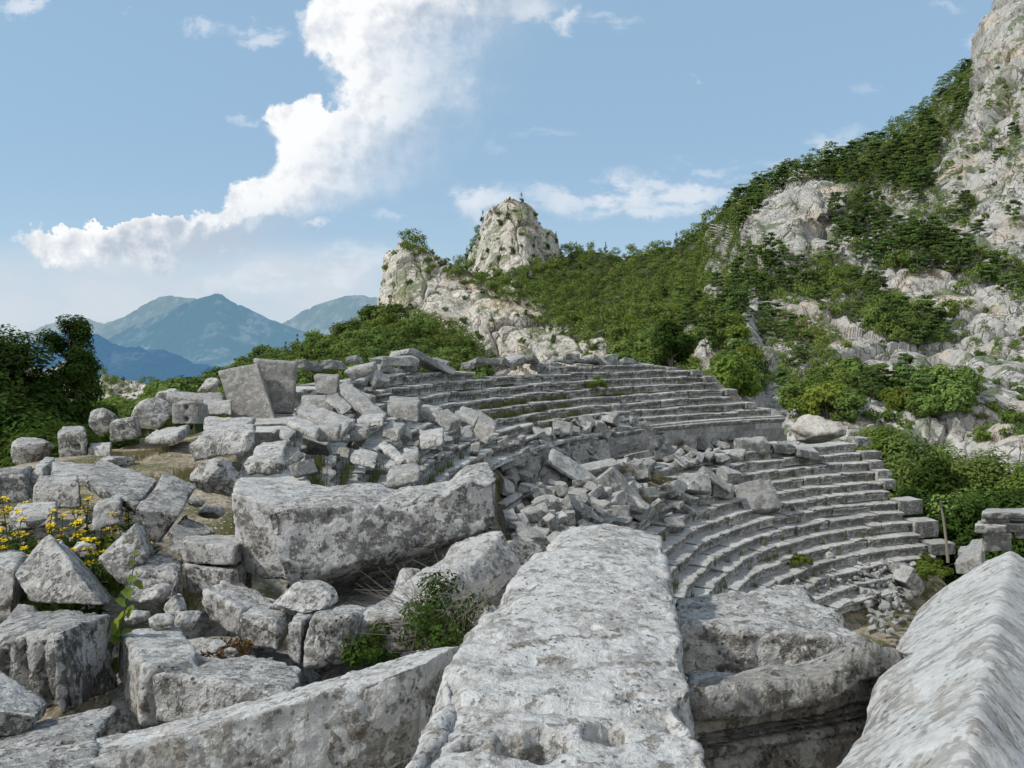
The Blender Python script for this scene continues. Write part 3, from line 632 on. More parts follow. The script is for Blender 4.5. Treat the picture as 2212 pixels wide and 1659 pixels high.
wood('mountainside', [(1560,600),(2212,450),(2300,800),(2212,960),(1900,930),(1600,880)], BUSH + BUSH + [OAK[0], OAK[3]], 36, 'low green shrub among the grey rocks of the mountainside', 'shrub', 'shrubs on the mountainside', (.5, 1.2), 140)
wood('mountainside', [(1990,200),(2090,160),(2212,100),(2300,300),(2300,560),(2100,520),(2000,450)], BUSH + PINE, 42, 'dark small tree clinging to the high grey cliff', 'tree', 'trees on the high cliff', (.6, 1.1), 60)
wood('mountainside', [(1850,820),(1990,800),(2080,870),(2060,900),(1900,880)], OAK[3:] + BUSH, 28, 'bright bushy tree on the ledge above the valley trees', 'tree', 'trees on the rock ledge', (.35, .55), 16)
wood('mountainside', [(2060,700),(2212,740),(2250,830),(2180,810),(2080,760)], OAK[3:] + BUSH, 30, 'green bushy tree on the slope at the right', 'tree', 'trees on the right slope', (.4, .6), 14)
wood('valley_slope', [(200,885),(350,860),(540,845),(540,900),(400,930),(200,960)], OAK, 24, 'light green tree in the valley behind the block with a single hole', 'tree', 'trees in the left valley', (.45, .7))
wood('distant_outcrop', [(170,800),(450,840),(450,900),(170,900)], OAK + BUSH, 17, 'small tree on the pale outcrop far to the left', 'tree', 'trees on the far outcrop', (.5, .85), 60)
wood('mountainside', [(1470,560),(1530,500),(1570,455),(1600,520),(1590,600),(1600,700),(1570,760),(1480,760)], OAK + PINE[:2], 17, 'tree where the hillside forest meets the grey crag', 'tree', 'trees at the foot of the crag', (.8, 1.2))
GB2 = 'trees in the green bands of the mountainside'
for poly, st in [([(1745,590),(1790,560),(1880,610),(1960,660),(2030,700),(2060,740),(1990,760),(1900,730),(1820,690),(1750,660)], 19), ([(1990,500),(2080,520),(2212,600),(2212,650),(2100,620),(2010,560)], 22), ([(1640,690),(1720,690),(1720,740),(1640,740)], 24), ([(1860,820),(1960,830),(2080,860),(2060,905),(1960,900),(1880,870)], 22), ([(1600,560),(1660,570),(1700,640),(1620,640)], 18), ([(1860,420),(1990,400),(2100,440),(2120,500),(2000,490),(1900,460)], 22), ([(2000,300),(2060,260),(2110,330),(2080,400),(2020,380)], 22), ([(2110,200),(2160,180),(2200,260),(2180,380),(2130,330)], 26), ([(1820,385),(1860,380),(1870,450),(1830,450)], 20)]:
    wood('mountainside', poly, [OAK[0], OAK[1], OAK[3], PINE[0], PINE[1], PINE[2], BUSH[1]], st, 'tree in one of the green bands that cross the rocky mountainside', 'tree', GB2, (.6, 1.1))
placed.sort(key=lambda t: -t[0])
stuffv = []; stufff = []; so = 0
LOWM = {}
for w_, nm, (me, pt, rz, s, label, cat, group), _n in placed:
    CNT[nm] = CNT.get(nm, 0) + 1
    if CNT[nm] <= 300:
        o = obj(nm, me, None, pt + np.array([0, 0, -.3]), (0, 0, rz), s); tag(o, label, cat, group)
    else:
        if me.name not in LOWM:
            V_ = np.zeros(len(me.vertices) * 3); me.vertices.foreach_get('co', V_); V_ = V_.reshape(-1, 3)[:1600]; LOWM[me.name] = V_
        V_ = LOWM[me.name]; c_, s_ = math.cos(rz), math.sin(rz)
        stuffv.append((V_ @ np.array([[c_, s_, 0], [-s_, c_, 0], [0, 0, 1]])) * s + pt); stufff.append(np.arange(len(V_)).reshape(-1, 4) + so); so += len(V_)
if stuffv:
    tag(obj('woodland', mesh('woodland', np.vstack(stuffv), np.vstack(stufff), M['oak'])), 'far green woodland covering the hill in one mass', 'woodland', None, 'stuff')
print('TREES', CNT)
# ------------------------------------------------------------------ big fallen blocks: hexahedra given by their top corners and lower front edge
# T: front-left, front-right, back-right, back-left of the top face; bf: bottom of the front-left and front-right corners
def hexa(name, label, T, bf, mat='fore', cat='stone block', group=None, sp=None, rnd=.035, amp=.02, chip=.06, fr=2.2, seed=1, post=None, back=None, parent=None, h=None, ext=0.):
    t = [P(*q) for q in T]
    if h is not None: b = [q - np.array([0, 0, h]) for q in t]
    else:
        b = [P(*bf[0]), P(*bf[1])]; b += [t[2] + (b[1] - t[1]), t[3] + (b[0] - t[0])]
        if back: b[2], b[3] = P(*back[0]), P(*back[1])
    t = np.array(t); b = np.array(b)
    if ext:
        for q in (t, b): q[0], q[1] = q[0] + (q[0] - q[3]) * ext, q[1] + (q[1] - q[2]) * ext
    # order corners by param: x -1 left/+1 right ; y -1 front/+1 back ; z
    cx = {(-1,-1,1): t[0], (1,-1,1): t[1], (1,1,1): t[2], (-1,1,1): t[3], (-1,-1,-1): b[0], (1,-1,-1): b[1], (1,1,-1): b[2], (-1,1,-1): b[3]}
    sx = (np.linalg.norm(t[1] - t[0]) + np.linalg.norm(b[1] - b[0])) / 2; sy = (np.linalg.norm(t[3] - t[0]) + np.linalg.norm(t[2] - t[1])) / 2; sz = np.linalg.norm(t - b, axis=1).mean()
    dmid = np.mean([q[1] for q in t]); spc = sp or max(.009, dmid * .0034)
    rnd = rnd * .45; p, f, w, n, e = rough_box(sx, sy, sz, spc, min(rnd, min(sx, sy, sz) * .3))
    p = cuts(p, seed * 7 + 1, 4, .90, .99)
    pw = p / (np.array([sx, sy, sz]) / 2)
    out = np.zeros_like(p); J = np.zeros((len(p), 3, 3))
    for (a, c_, d_), pt in cx.items():
        wa = (1 + a * pw[:, 0]) / 2; wb = (1 + c_ * pw[:, 1]) / 2; wc = (1 + d_ * pw[:, 2]) / 2
        out += (wa * wb * wc)[:, None] * pt
    # normals through the mean axes
    ax = np.array([t[1] + t[2] - t[0] - t[3] + b[1] + b[2] - b[0] - b[3], t[2] + t[3] - t[0] - t[1] + b[2] + b[3] - b[0] - b[1], (t - b).sum(0)])
    ax = ax / np.linalg.norm(ax, axis=1)[:, None]
    co = np.linalg.inv(ax).T; nn = n @ co; nn /= np.linalg.norm(nn, axis=1)[:, None] + 1e-9
    # keep outward
    c0 = out.mean(0)
    if np.mean(np.sum(nn * (out - c0), 1)) < 0: nn = -nn
    q = out + seed * 2.31
    big = fbm(q * fr * .8, 3, 1) * amp * 1.1
    med = fbm(q * fr * 3.5, 4, 2, .6) * amp * .7
    fine = fbm(q * fr * 14, 4, 3, .65) * amp * .42
    ch = np.clip(fbm(q * fr * 1.5 + 50, 4, 7) - .02, 0, 1)
    d = big + med + fine - e * ch * chip * 2.4
    hol = np.clip(ridged(q * fr * 2.6 + 9, 3, 11) - .45, 0, 1); d -= hol * amp * .9
    if post is not None:
        r_ = post(out, w, nn, pw)
        if isinstance(r_, tuple): out = out + r_[0]; d = d + r_[1]
        else: d = d + r_
    out = out + nn * d[:, None]
    o0 = out.min(0) * .5 + out.max(0) * .5; o0[2] = out[:, 2].min()
    det = np.linalg.det(ax)
    me = mesh(name, out - o0, f if det > 0 else f[:, ::-1], M[mat], True)
    o = obj(name, me, parent, o0)
    if label: tag(o, label, cat, group)
    return o
def dents(lst, depth=.05):
    """hollows given as (u, v, radius in frame units) on the camera side"""
    def f(p, w, nn, pw):
        u, v, d = project(p); out = np.zeros(len(p))
        face = np.sum(nn * (-p), 1) > 0
        for (a, b, r, *k) in lst:
            ry = k[0] if k else r
            g = np.clip(1.25 - np.sqrt(((u - a) / r)**2 + ((v - b) / ry)**2), 0, 1)
            out -= np.minimum(1, g * 2.2) * depth * face
        return out
    return f
GB = 'large fallen blocks in the foreground'
def notch(p, w, nn, pw):
    x = pw[:, 0]; top = np.clip((pw[:, 2] - .3) / .7, 0, 1)
    lift = .12 * np.clip((x - .5) / .22, 0, 1) - .035 * np.exp(-((x + .15) / .12)**2) + .02 * fbm(p * 5, 3, 3)
    z = np.zeros_like(p); z[:, 2] = lift * top
    return z, np.zeros(len(p))
hexa('fallen_block', 'huge notched grey block lying across the middle, over a black gap', [(572,1104,5.0),(1076,1066,5.6),(1056,1030,6.2),(700,1056,6.0)], [(612,1262,4.85),(1072,1142,5.5)], 'fore', group=GB, rnd=.04, amp=.022, chip=.07, seed=1, post=notch, back=((1040,1205,6.0),(700,1305,5.8)))
hexa('fallen_block', 'pale flat-topped block behind the left end of the huge notched block', [(497,1062,5.3),(610,1092,5.1),(765,1054,6.4),(512,1028,6.4)], [(515,1245,5.3),(625,1262,5.05)], 'fore_pale', group=GB, seed=2, rnd=.07, amp=.025)
hexa('fallen_block', 'wedge-shaped white-topped block behind the thorny shrub', [(742,1352,4.15),(915,1318,4.2),(1088,1141,5.25),(1002,1156,5.5)], [(752,1430,4.1),(960,1400,4.2)], 'fore_pale', group=GB, seed=3, rnd=.06, amp=.03, chip=.08, back=((1140,1232,5.1),(1010,1260,5.5)))
hexa('fallen_block', 'small pale block, upper one of two at the left end of the huge block', [(396,1166,5.2),(505,1182,5.0),(548,1158,5.7),(402,1156,5.8)], [(397,1213,5.2),(505,1228,5.0)], 'fore_pale', group=GB, seed=4)
hexa('fallen_block', 'small grey block, lower one of two at the left end of the huge block', [(397,1218,5.1),(500,1234,4.9),(545,1215,5.5),(402,1208,5.6)], [(402,1278,5.1),(498,1310,4.9)], 'fore', group=GB, seed=5)
hexa('fallen_block', 'lumpy pale block under the left corner of the huge block', [(434,1268,4.65),(522,1318,4.45),(610,1292,4.9),(500,1240,5.1)], [(440,1345,4.6),(520,1395,4.45)], 'fore_pale', group=GB, seed=6, rnd=.07, amp=.03)
hexa('fallen_block', 'block with dark side standing left of the rounded pair', [(517,1328,4.3),(606,1345,4.2),(640,1305,4.7),(560,1296,4.8)], [(520,1398,4.3),(598,1412,4.2)], 'fore', group=GB, seed=7, rnd=.06)
hexa('fallen_block', 'narrow upright slab, left one of the rounded pair under the gap', [(616,1345,4.05),(658,1338,4.05),(690,1316,4.5),(640,1316,4.5)], [(618,1420,4.05),(650,1445,4.0)], 'fore', group=GB, seed=8, rnd=.06)
hexa('fallen_block', 'rounded tan block, right one of the pair under the gap', [(662,1336,3.9),(765,1330,3.9),(800,1312,4.5),(700,1308,4.6)], [(650,1452,3.85),(750,1440,3.85)], 'fore', group=GB, seed=9, rnd=.08, amp=.025)
hexa('fallen_block', 'flat sheltered slab lying inside the black gap', [(700,1330,4.8),(860,1315,4.8),(900,1255,5.9),(720,1275,5.9)], [(700,1360,4.8),(860,1350,4.8)], 'fore', group=GB, seed=10)
hexa('fallen_block', 'long diagonal block with lichened front face, foot of the picture', [(120,1668,2.35),(905,1434,2.9),(1013,1378,3.4),(190,1598,2.75)], [(140,1960,2.2),(925,1640,2.8)], 'fore_pale', group=GB, seed=11, rnd=.035, amp=.018, chip=.05, sp=.011)
def holes(p, w, nn, pw):
    u, v, d = project(p); out = np.zeros(len(p))
    up = nn[:, 2] > .2
    for (a, b, ra, rb, dp) in [(1165,1588,62,24,.30),(1308,1565,34,18,.26),(1062,1588,36,14,.14),(1360,1495,25,5,.05),(1330,1240,26,7,.02),(1150,1215,28,6,.015),(1370,1435,10,4,.02)]:
        g = 1.3 - np.sqrt(((u - a) / ra)**2 + ((v - b) / rb)**2) + fbm(p * 18, 3, 4) * .5
        out -= np.clip(g * 3.0, 0, 1) * dp * up
    # weathered step near the lower end
    sh = np.zeros_like(p); sh[:, 2] = .045 * np.clip(1 - ((pw[:, 0] + .1) / .95)**2, 0, 1) * np.clip(pw[:, 2], 0, 1) * np.clip(pw[:, 1] + .6, 0, 1.6) / 1.3; sh[:, 0] = -.12 * np.sin(np.clip((pw[:, 1] + 1) / 2, 0, 1)**.7 * np.pi)**1. * np.clip(.4 - pw[:, 0], 0, 1.4) / 1.4
    st = np.clip((v - (1500 + (u - 1200) * .08 + fbm(p * 5, 3, 9) * 26)) / 14, 0, 1) * np.clip((v - 1490) / 20, 0, 1)
    out -= st * .02 * up
    return sh, out
hexa('fallen_block', 'long broad slab tilted toward the seats, with ragged holes near its lower end', [(870,1700,1.75),(1535,1720,1.75),(1430,1156,4.9),(1222,1136,5.2)], [(870,1990,1.7),(1560,2000,1.7)], 'fore_pale', group=GB, seed=12, rnd=.06, amp=.024, chip=.11, sp=.011, post=holes, back=((1450,1330,4.8),(1100,1330,5.1)))
hexa('fallen_block', 'broad dark-fronted block right of the long broad slab', [(1458,1345,3.75),(1880,1385,3.7),(1720,1255,4.9),(1452,1290,4.7)], [(1480,1500,3.7),(1860,1490,3.65)], 'fore', group=GB, seed=13, rnd=.06, amp=.026, chip=.06, sp=.011, back=((1880,1420,4.6),(1470,1400,4.6)))
def mould(p, w, nn, pw):
    u, v, d = project(p); out = np.zeros(len(p))
    face = w[:, 1] < -.99
    z = pw[:, 2]
    for zc in (.44, .35, .28, .10):
        out -= np.exp(-((z - zc) / .020)**2) * .045 * face
    out += np.clip((z - .64 + .18 * fbm(p * 3, 3, 3)) * 12, 0, 1) * .07 * face
    lift = np.zeros_like(p); x = pw[:, 0]
    lift[:, 2] = np.clip((z - .3) / .7, 0, 1) * (.08 * np.exp(-((x - .38) / .22)**2) + .03 * fbm(p * 4, 3, 3))
    return lift, out
hexa('moulded_block', 'hollow-topped block with fine moulding lines on its dark brown side', [(1488,1512,2.6),(1990,1420,3.0),(1985,1385,3.4),(1500,1465,3.1)], [(1515,1830,2.5),(1985,1740,2.85)], 'brown', group=GB, seed=14, rnd=.05, amp=.022, chip=.06, sp=.010, post=mould)
hexa('fallen_block', 'low rounded stone wedged behind the moulded block', [(1480,1472,2.95),(1600,1488,2.95),(1610,1450,3.3),(1490,1440,3.3)], [(1480,1540,2.9),(1600,1560,2.9)], 'fore', group=GB, seed=15, rnd=.08)
def ridge(p, w, nn, pw):
    z = np.zeros_like(p); x = pw[:, 0]
    z[:, 2] = np.clip(pw[:, 2] * .5 + .5, 0, 1) * (.30 * np.clip(1.02 - np.sqrt(x * x + .0015), 0, 1) + .05 * fbm(p * 2.2, 3, 8))
    return z, np.zeros(len(p))
hexa('fallen_block', 'gabled pale block with a long ridge, lower right corner of the picture', [(1735,1800,1.75),(2470,1800,1.75),(2385,1300,4.1),(1985,1292,4.3)], [(1740,2100,1.65),(2480,2100,1.65)], 'fore_flat', group=GB, seed=16, rnd=.05, amp=.007, chip=.06, sp=.011, post=ridge, ext=.22, back=((2390,1480,4.1),(1960,1460,4.2)))
hexa('fallen_block', 'step-cut block with a dark vertical groove in its corner', [(311,1442,3.3),(446,1427,3.45),(388,1353,4.2),(260,1362,4.05)], [(300,1570,3.25),(446,1560,3.4)], 'fore_pale', group=GB, seed=17, rnd=.045, amp=.018)
hexa('fallen_block', 'smooth-topped low block between the grooved block and the long diagonal block', [(329,1452,3.12),(640,1495,3.0),(652,1445,3.45),(540,1404,3.85)], [(336,1560,3.1),(640,1600,2.95)], 'fore', group=GB, seed=18, rnd=.03, amp=.012)
def flutes(p, w, nn, pw):
    face = w[:, 0] * 0 + (w[:, 1] < -.99); x = pw[:, 0]
    return -np.clip(np.sin((x * 4.6 + .3) * np.pi), -.3, 1) * .045 * face * (x < .86)
hexa('fluted_block', 'dark block with worn vertical flutes on its left side', [(-42,1392,3.7),(128,1364,3.4),(240,1326,3.95),(40,1302,4.5)], [(-25,1530,3.65),(150,1552,3.35)], 'fore_dark', 'fluted block', GB, seed=19, rnd=.04, amp=.016, post=flutes)
hexa('fallen_block', 'tilted slab at the left edge below the fluted block', [(-90,1520,2.8),(80,1545,2.9),(108,1512,3.25),(-20,1432,3.4)], [(-90,1610,2.8),(66,1585,2.9)], 'fore', group=GB, seed=20)
hexa('fallen_block', 'low mossy slab under the fluted block', [(-60,1612,2.75),(205,1592,2.7),(263,1516,3.25),(-5,1572,3.15)], [(-60,1690,2.7),(208,1640,2.7)], 'fore_dark', group=GB, seed=21, rnd=.05)
hexa('fallen_block', 'flat slab in the bottom left corner', [(-90,1665,2.35),(200,1672,2.3),(205,1606,2.65),(-40,1606,2.7)], None, 'fore', group=GB, seed=22, h=.3)
hexa('fallen_block', 'tent-like grey block standing on edge under the yellow flowers', [(27,1240,4.6),(103,1150,4.8),(140,1160,5.5),(60,1236,5.4)], [(63,1300,4.5),(226,1308,4.35)], 'fore', group=GB, seed=23, rnd=.03, amp=.014)
hexa('fallen_block', 'pale stone at the left edge beside the tent-like block', [(-60,1240,4.9),(35,1225,4.9),(60,1188,5.6),(-60,1195,5.6)], [(-60,1350,4.8),(28,1345,4.8)], 'fore_pale', group=GB, seed=24, rnd=.07)
hexa('fallen_block', 'squared stone standing on its corner right of the yellow flowers', [(204,1206,5.05),(290,1126,5.2),(312,1134,5.9),(232,1208,5.8)], [(262,1268,4.95),(325,1200,5.1)], 'fore', group=GB, seed=25, rnd=.03, amp=.014)
hexa('fallen_block', 'weathered stone leaning below the corner-standing stone', [(262,1240,4.9),(390,1232,4.9),(395,1196,5.6),(300,1190,5.6)], [(270,1300,4.85),(390,1310,4.85)], 'fore', group=GB, seed=26, rnd=.08, amp=.035)
hexa('fallen_block', 'dark block tipped on its corner with round lichen spots on top', [(291,1098,5.85),(389,1113,5.8),(426,1050,6.65),(357,1016,6.7)], [(300,1142,5.95),(343,1173,5.9)], 'fore_dark', group=GB, seed=27, rnd=.02, amp=.012)
hexa('fallen_block', 'dark stone wedged right of the tipped block', [(357,1148,5.5),(420,1172,5.4),(470,1140,6.0),(395,1112,6.2)], [(368,1195,5.4),(415,1215,5.3)], 'fore_dark', group=GB, seed=28, rnd=.03)
hexa('fallen_block', 'large tilted slab with a curved back edge above the tipped block', [(178,1035,6.8),(292,1097,6.3),(343,1031,7.2),(215,989,7.9)], [(182,1058,6.85),(291,1114,6.35)], 'fore_dark', group=GB, seed=29, rnd=.03, amp=.014)
hexa('fallen_block', 'squat squared block behind the yellow flowers', [(71,1046,7.0),(171,1042,6.9),(168,1022,7.6),(80,1027,7.7)], [(73,1100,6.95),(175,1098,6.85)], 'fore', group=GB, seed=30, rnd=.03)
hexa('fallen_block', 'pair of flat pale slabs behind the squat block', [(113,1024,7.8),(196,1030,7.6),(208,1002,8.6),(114,996,8.7)], [(114,1040,7.75),(198,1045,7.55)], 'fore_pale', group=GB, seed=31, rnd=.03)
hexa('fallen_block', 'streaked block at the left edge of the stone heap', [(-50,1030,7.6),(55,1014,7.8),(70,1005,8.5),(-30,1010,8.5)], [(-50,1100,7.5),(62,1085,7.7)], 'fore_dark', group=GB, seed=32, rnd=.03)
hexa('fallen_block', 'thin leaning slab right of the streaked block', [(60,1020,8.2),(92,1010,8.2),(120,988,9.4),(100,985,9.5)], [(66,1050,8.1),(96,1040,8.1)], 'fore', group=GB, seed=33)
hexa('fallen_block', 'half-hidden lichened stone behind the flower stems', [(200,1098,6.0),(262,1080,6.1),(262,1068,6.6),(215,1080,6.6)], [(200,1150,5.9),(262,1130,6.0)], 'fore_pale', group=GB, seed=34)
hexa('fallen_block', 'low grey stone among the yellow flowers', [(20,1110,6.2),(120,1098,6.3),(125,1080,6.8),(35,1085,6.8)], [(20,1150,6.1),(120,1140,6.2)], 'fore', group=GB, seed=35, rnd=.06)
GM = 'blocks and boulders left of the seating'
hexa('marker_stone', 'upright round-topped stone with one drilled hole', [(122,932,13.5),(188,930,13.5),(184,919,14.3),(130,919,14.3)], [(126,996,13.5),(189,997,13.5)], 'fore', 'upright stone', GM, seed=36, rnd=.16, amp=.02, post=dents([(165,965,7)], .12), sp=.03)
hexa('fallen_block', 'small dark stone right of the round-topped stone', [(190,965,13.6),(240,962,13.4),(240,955,14.2),(195,957,14.2)], [(190,1002,13.5),(240,1000,13.4)], 'fore', group=GM, seed=37)
hexa('fallen_block', 'squared block with a single drilled hole in its front', [(236,913,14.5),(293,897,14.5),(302,899,15.6),(250,905,15.6)], [(238,957,14.5),(298,945,14.5)], 'fore', group=GM, seed=38, post=dents([(262,924,5)], .12), sp=.03)
hexa('fallen_block', 'squared block with two drilled holes one above the other', [(370,871,14.5),(428,866,14.5),(452,872,15.6),(395,864,15.6)], [(371,916,14.5),(431,917,14.5)], 'mid', group=GM, seed=39, post=dents([(401,880,4.5), (401,906,4.5)], .14), sp=.025)
hexa('fallen_block', 'long low pale stone in front of the two-hole block', [(310,946,13.5),(385,938,13.2),(410,915,14.6),(335,928,14.8)], [(312,962,13.5),(388,960,13.2)], 'fore_pale', group=GM, seed=40, rnd=.08)
hexa('fallen_block', 'long slab reaching to the standing slabs', [(356,853,17),(482,864,16.5),(487,846,18),(365,845,18.4)], [(360,872,17),(485,888,16.5)], 'mid', group=GM, seed=41, rnd=.08, amp=.04)
hexa('fallen_block', 'second course of the slab left of the standing slabs', [(440,872,16),(500,872,15.6),(500,862,16.5),(440,862,16.7)], [(440,897,15.8),(500,900,15.4)], 'mid', group=GM, seed=42)
hexa('fallen_block', 'flat weathered slab behind the stone with the hollow', [(437,932,12.5),(522,926,12.3),(553,900,13.6),(442,898,13.9)], [(437,945,12.5),(522,942,12.3)], 'fore_pale', group=GM, seed=43, rnd=.06)
hexa('fallen_block', 'large weathered stone with a dark natural hollow on top', [(403,960,11.3),(548,935,11.2),(553,914,12.5),(440,932,12.7)], [(418,998,11.2),(545,975,11.1)], 'fore', group=GM, seed=44, rnd=.12, amp=.04, post=dents([(478,945,28,8)], .12), sp=.03)
hexa('fallen_block', 'scroll-shaped rough stone right of the hollow stone', [(520,1003,9.1),(614,985,9.0),(624,950,10.1),(562,957,10.2)], [(538,1028,9.05),(613,1028,9.0)], 'fore', group=GM, seed=45, rnd=.09, amp=.03)
hexa('standing_slab', 'tall leaning stone slab, left one of the two standing against the sky', [(471,803,17),(556,785,17),(560,783,17.45),(477,800,17.45)], [(500,902,16.6),(602,930,16.2)], 'slab', 'standing slab', 'standing stone slabs', seed=46, rnd=.025, amp=.02, chip=.04, sp=.05)
hexa('standing_slab', 'tall upright stone slab, right one of the two standing against the sky', [(546,776,17.6),(642,783,17.6),(645,780,18.1),(550,773,18.1)], [(572,892,17.3),(633,894,17.3)], 'slab', 'standing slab', 'standing stone slabs', seed=47, rnd=.025, amp=.02, chip=.04, sp=.05)
GR = 'tumbled blocks right of the standing slabs'
for k, (lab, T, bf, mt) in enumerate([
 ('tilted squared block under the top course, cracked across', [(742,803,20),(806,787,20),(812,780,20.8),(750,793,21)], [(760,824,20),(812,803,20)], 'mid'),
 ('upright slab with flat top right of the standing slabs', [(676,812,17.2),(731,814,17.2),(735,808,17.7),(680,804,17.7)], [(680,850,17),(729,855,17)], 'slab'),
 ('long heavy beam sliding down beside the upright slab, dark side', [(732,830,17),(803,906,15.4),(838,894,15.8),(752,818,17.5)], [(734,852,16.8),(798,925,15.3)], 'mid'),
 ('short bright beam leaning against the flat-topped slab', [(701,852,16),(740,893,15.2),(760,878,15.5),(733,846,16.4)], [(696,862,15.9),(736,902,15.1)], 'mid'),
 ('flat squared block at the right foot of the standing slabs', [(648,860,16.2),(720,864,16),(724,853,16.7),(652,852,16.9)], [(650,886,16.1),(722,892,15.9)], 'slab'),
 ('broad rounded beam below the flat squared block', [(640,885,14.5),(742,932,13),(768,905,13.7),(662,866,15.1)], [(645,915,14.4),(738,956,13)], 'mid'),
 ('pale tapered block at the foot of the leaning slab', [(615,906,12.5),(682,938,11.8),(694,921,12.3),(635,890,13.1)], [(620,922,12.4),(683,952,11.8)], 'fore_pale'),
 ('squared block below the broad rounded beam', [(680,925,12.6),(735,925,12.4),(738,912,13),(690,910,13)], [(682,955,12.5),(730,958,12.4)], 'mid'),
 ('pale angular block above the left stair of seats', [(640,880,15.6),(690,892,15),(700,876,15.6),(655,868,16)], [(642,895,15.5),(690,908,15)], 'fore_dark'),
 ('worn pale slab lying left of the first seat stair', [(600,930,13),(625,950,12.4),(640,930,13),(618,918,13.4)], [(600,945,13),(625,962,12.4)], 'fore_pale'),
 ('squat cube among grass above the second seat stair', [(752,930,13.5),(800,925,13.4),(805,914,14),(765,914,14.1)], [(755,955,13.4),(795,952,13.4)], 'mid'),
 ('square block with a sharp front corner, half way down the beams', [(820,925,15),(862,930,14.8),(880,912,15.6),(840,906,15.8)], [(822,950,14.9),(860,956,14.7)], 'mid'),
 ('white worn block beside the sharp-cornered block', [(770,905,15),(830,902,15),(835,892,15.8),(780,894,15.8)], [(772,925,14.9),(828,922,14.9)], 'fore_pale'),
 ('large squared block below the long dark-sided beam', [(835,868,19),(905,872,18.8),(912,858,19.8),(842,855,20)], [(838,900,18.8),(903,915,18.6)], 'mid'),
 ('square block leaning on the large squared block', [(900,885,19.5),(945,895,19.2),(958,878,20),(915,872,20.2)], [(902,905,19.4),(943,918,19.1)], 'mid'),
 ('long leaning block, left of the spotted pair', [(940,890,19),(975,912,18.6),(1000,905,19),(968,882,19.6)], [(938,910,18.9),(968,935,18.5)], 'mid'),
 ('spotted slab propped over a dark gap', [(980,890,19.6),(1030,905,19.2),(1046,892,19.8),(1000,876,20.2)], [(980,905,19.5),(1024,922,19.1)], 'mid'),
 ('tall spotted block leaning right of the spotted slab', [(1030,905,19.2),(1072,925,18.8),(1076,912,19.4),(1045,890,19.9)], [(1018,942,19),(1052,962,18.6)], 'slab'),
 ('thick pale cube among the small blocks at the middle', [(905,945,16.5),(958,935,16.4),(958,922,17.2),(910,930,17.3)], [(907,975,16.3),(956,962,16.2)], 'fore_pale'),
 ('long leaning beam pointing down toward the notched block', [(815,955,12.6),(868,1000,11.6),(880,990,11.8),(832,945,12.9)], [(815,965,12.5),(862,1008,11.6)], 'fore_pale'),
 ('rough pale block beside the long leaning beam', [(752,985,11.6),(812,1000,11.3),(818,975,12),(775,962,12.3)], [(755,1003,11.5),(810,1015,11.2)], 'fore_pale'),
 ('flat block lying across the second seat stair', [(835,1030,10.8),(908,1015,10.8),(905,996,11.5),(840,1004,11.6)], [(836,1058,10.7),(905,1042,10.7)], 'mid'),
 ('small squared block above the flat block on the seat stair', [(868,985,11.8),(905,980,11.8),(905,966,12.4),(872,968,12.5)], [(870,1005,11.7),(903,1002,11.7)], 'mid')]):
    hexa('fallen_block', lab, T, bf, mt, group=GR, seed=60 + k, rnd=.05, amp=.022, chip=.06, sp=.045)
# ------------------------------------------------------------------ boulders
def boulder(name, label, u, v, d, w, h, seed, mat='fore', group=None, dep=None, sub=4, cat='boulder', rough=.22, rot=0., flatb=True, mono=None):
    bm = bmesh.new(); bmesh.ops.create_icosphere(bm, subdivisions=sub, radius=1)
    p = np.array([q.co[:] for q in bm.verts]); f = np.array([[q.index for q in x.verts] for x in bm.faces]); bm.free()
    n = p.copy(); g_ = np.random.default_rng(seed); pl = g_.normal(size=(11, 3)); pl /= np.linalg.norm(pl, axis=1)[:, None]; hh = g_.uniform(.55, .85, 11)
    rad = np.min(np.concatenate([np.ones((len(p), 1)) * 1.02, hh / np.maximum(p @ pl.T, 1e-3)], axis=1), axis=1)
    p = p * rad[:, None] / .82; 
    f1, f2, idv = worley(p * 1.3 + seed * 3.3, 2)
    dd = (idv - .5) * rough * .25 + fbm(p * 1.6 + seed, 4, 3) * rough * .5 + fbm(p * 6 + seed, 4, 5) * rough * .22
    p = p + n * dd[:, None]
    W_ = w * d / F; H_ = h * d / F; D_ = (dep or W_ * .8)
    p = p * np.array([W_ / 2, D_ / 2, H_ / 2])
    c = P(u, v, d); o = obj(name, mesh(name, p, f, M[mat], sub > 4), None, c, (0, rot, seed * 1.3 if not rot else 0))
    return tag(o, label, cat, group)
boulder('boulder', 'pointed grey boulder at the dark wood, leftmost of the heap', 70, 975, 14, 80, 60, 3, 'fore', GM)
boulder('boulder', 'pointed boulder between the two drilled stones at left', 218, 913, 17, 54, 52, 5, 'fore', GM)
boulder('boulder', 'rounded boulder behind the block with the single hole', 333, 898, 16.5, 76, 62, 7, 'fore_pale', GM)
boulder('boulder', 'small boulder behind the rounded one beside the long slab', 375, 858, 19, 60, 34, 8, 'fore_pale', GM)
boulder('boulder', 'bright lumpy boulder touching the leaning standing slab', 452, 838, 19.5, 52, 40, 9, 'fore_pale', GM)
boulder('boulder', 'grey boulder on the dirt patch in front of the hollow stone', 472, 1035, 8.3, 96, 72, 10, 'fore', GM)
boulder('boulder', 'small half-buried boulder at the edge of the pale dirt', 245, 998, 12.5, 80, 26, 11, 'fore', GM)
boulder('boulder', 'flat lumpy rock under the front of the huge notched block', 650, 1298, 4.55, 138, 66, 12, 'fore', GB, rough=.3)
boulder('boulder', 'pale oval stone at the mouth of the black gap', 880, 1265, 4.9, 90, 60, 13, 'fore', GB)
boulder('boulder', 'large cream boulder beyond the end of the walkway wall', 1765, 926, 50, 94, 62, 14, 'cream', None, cat='boulder', rough=.3, sub=5)
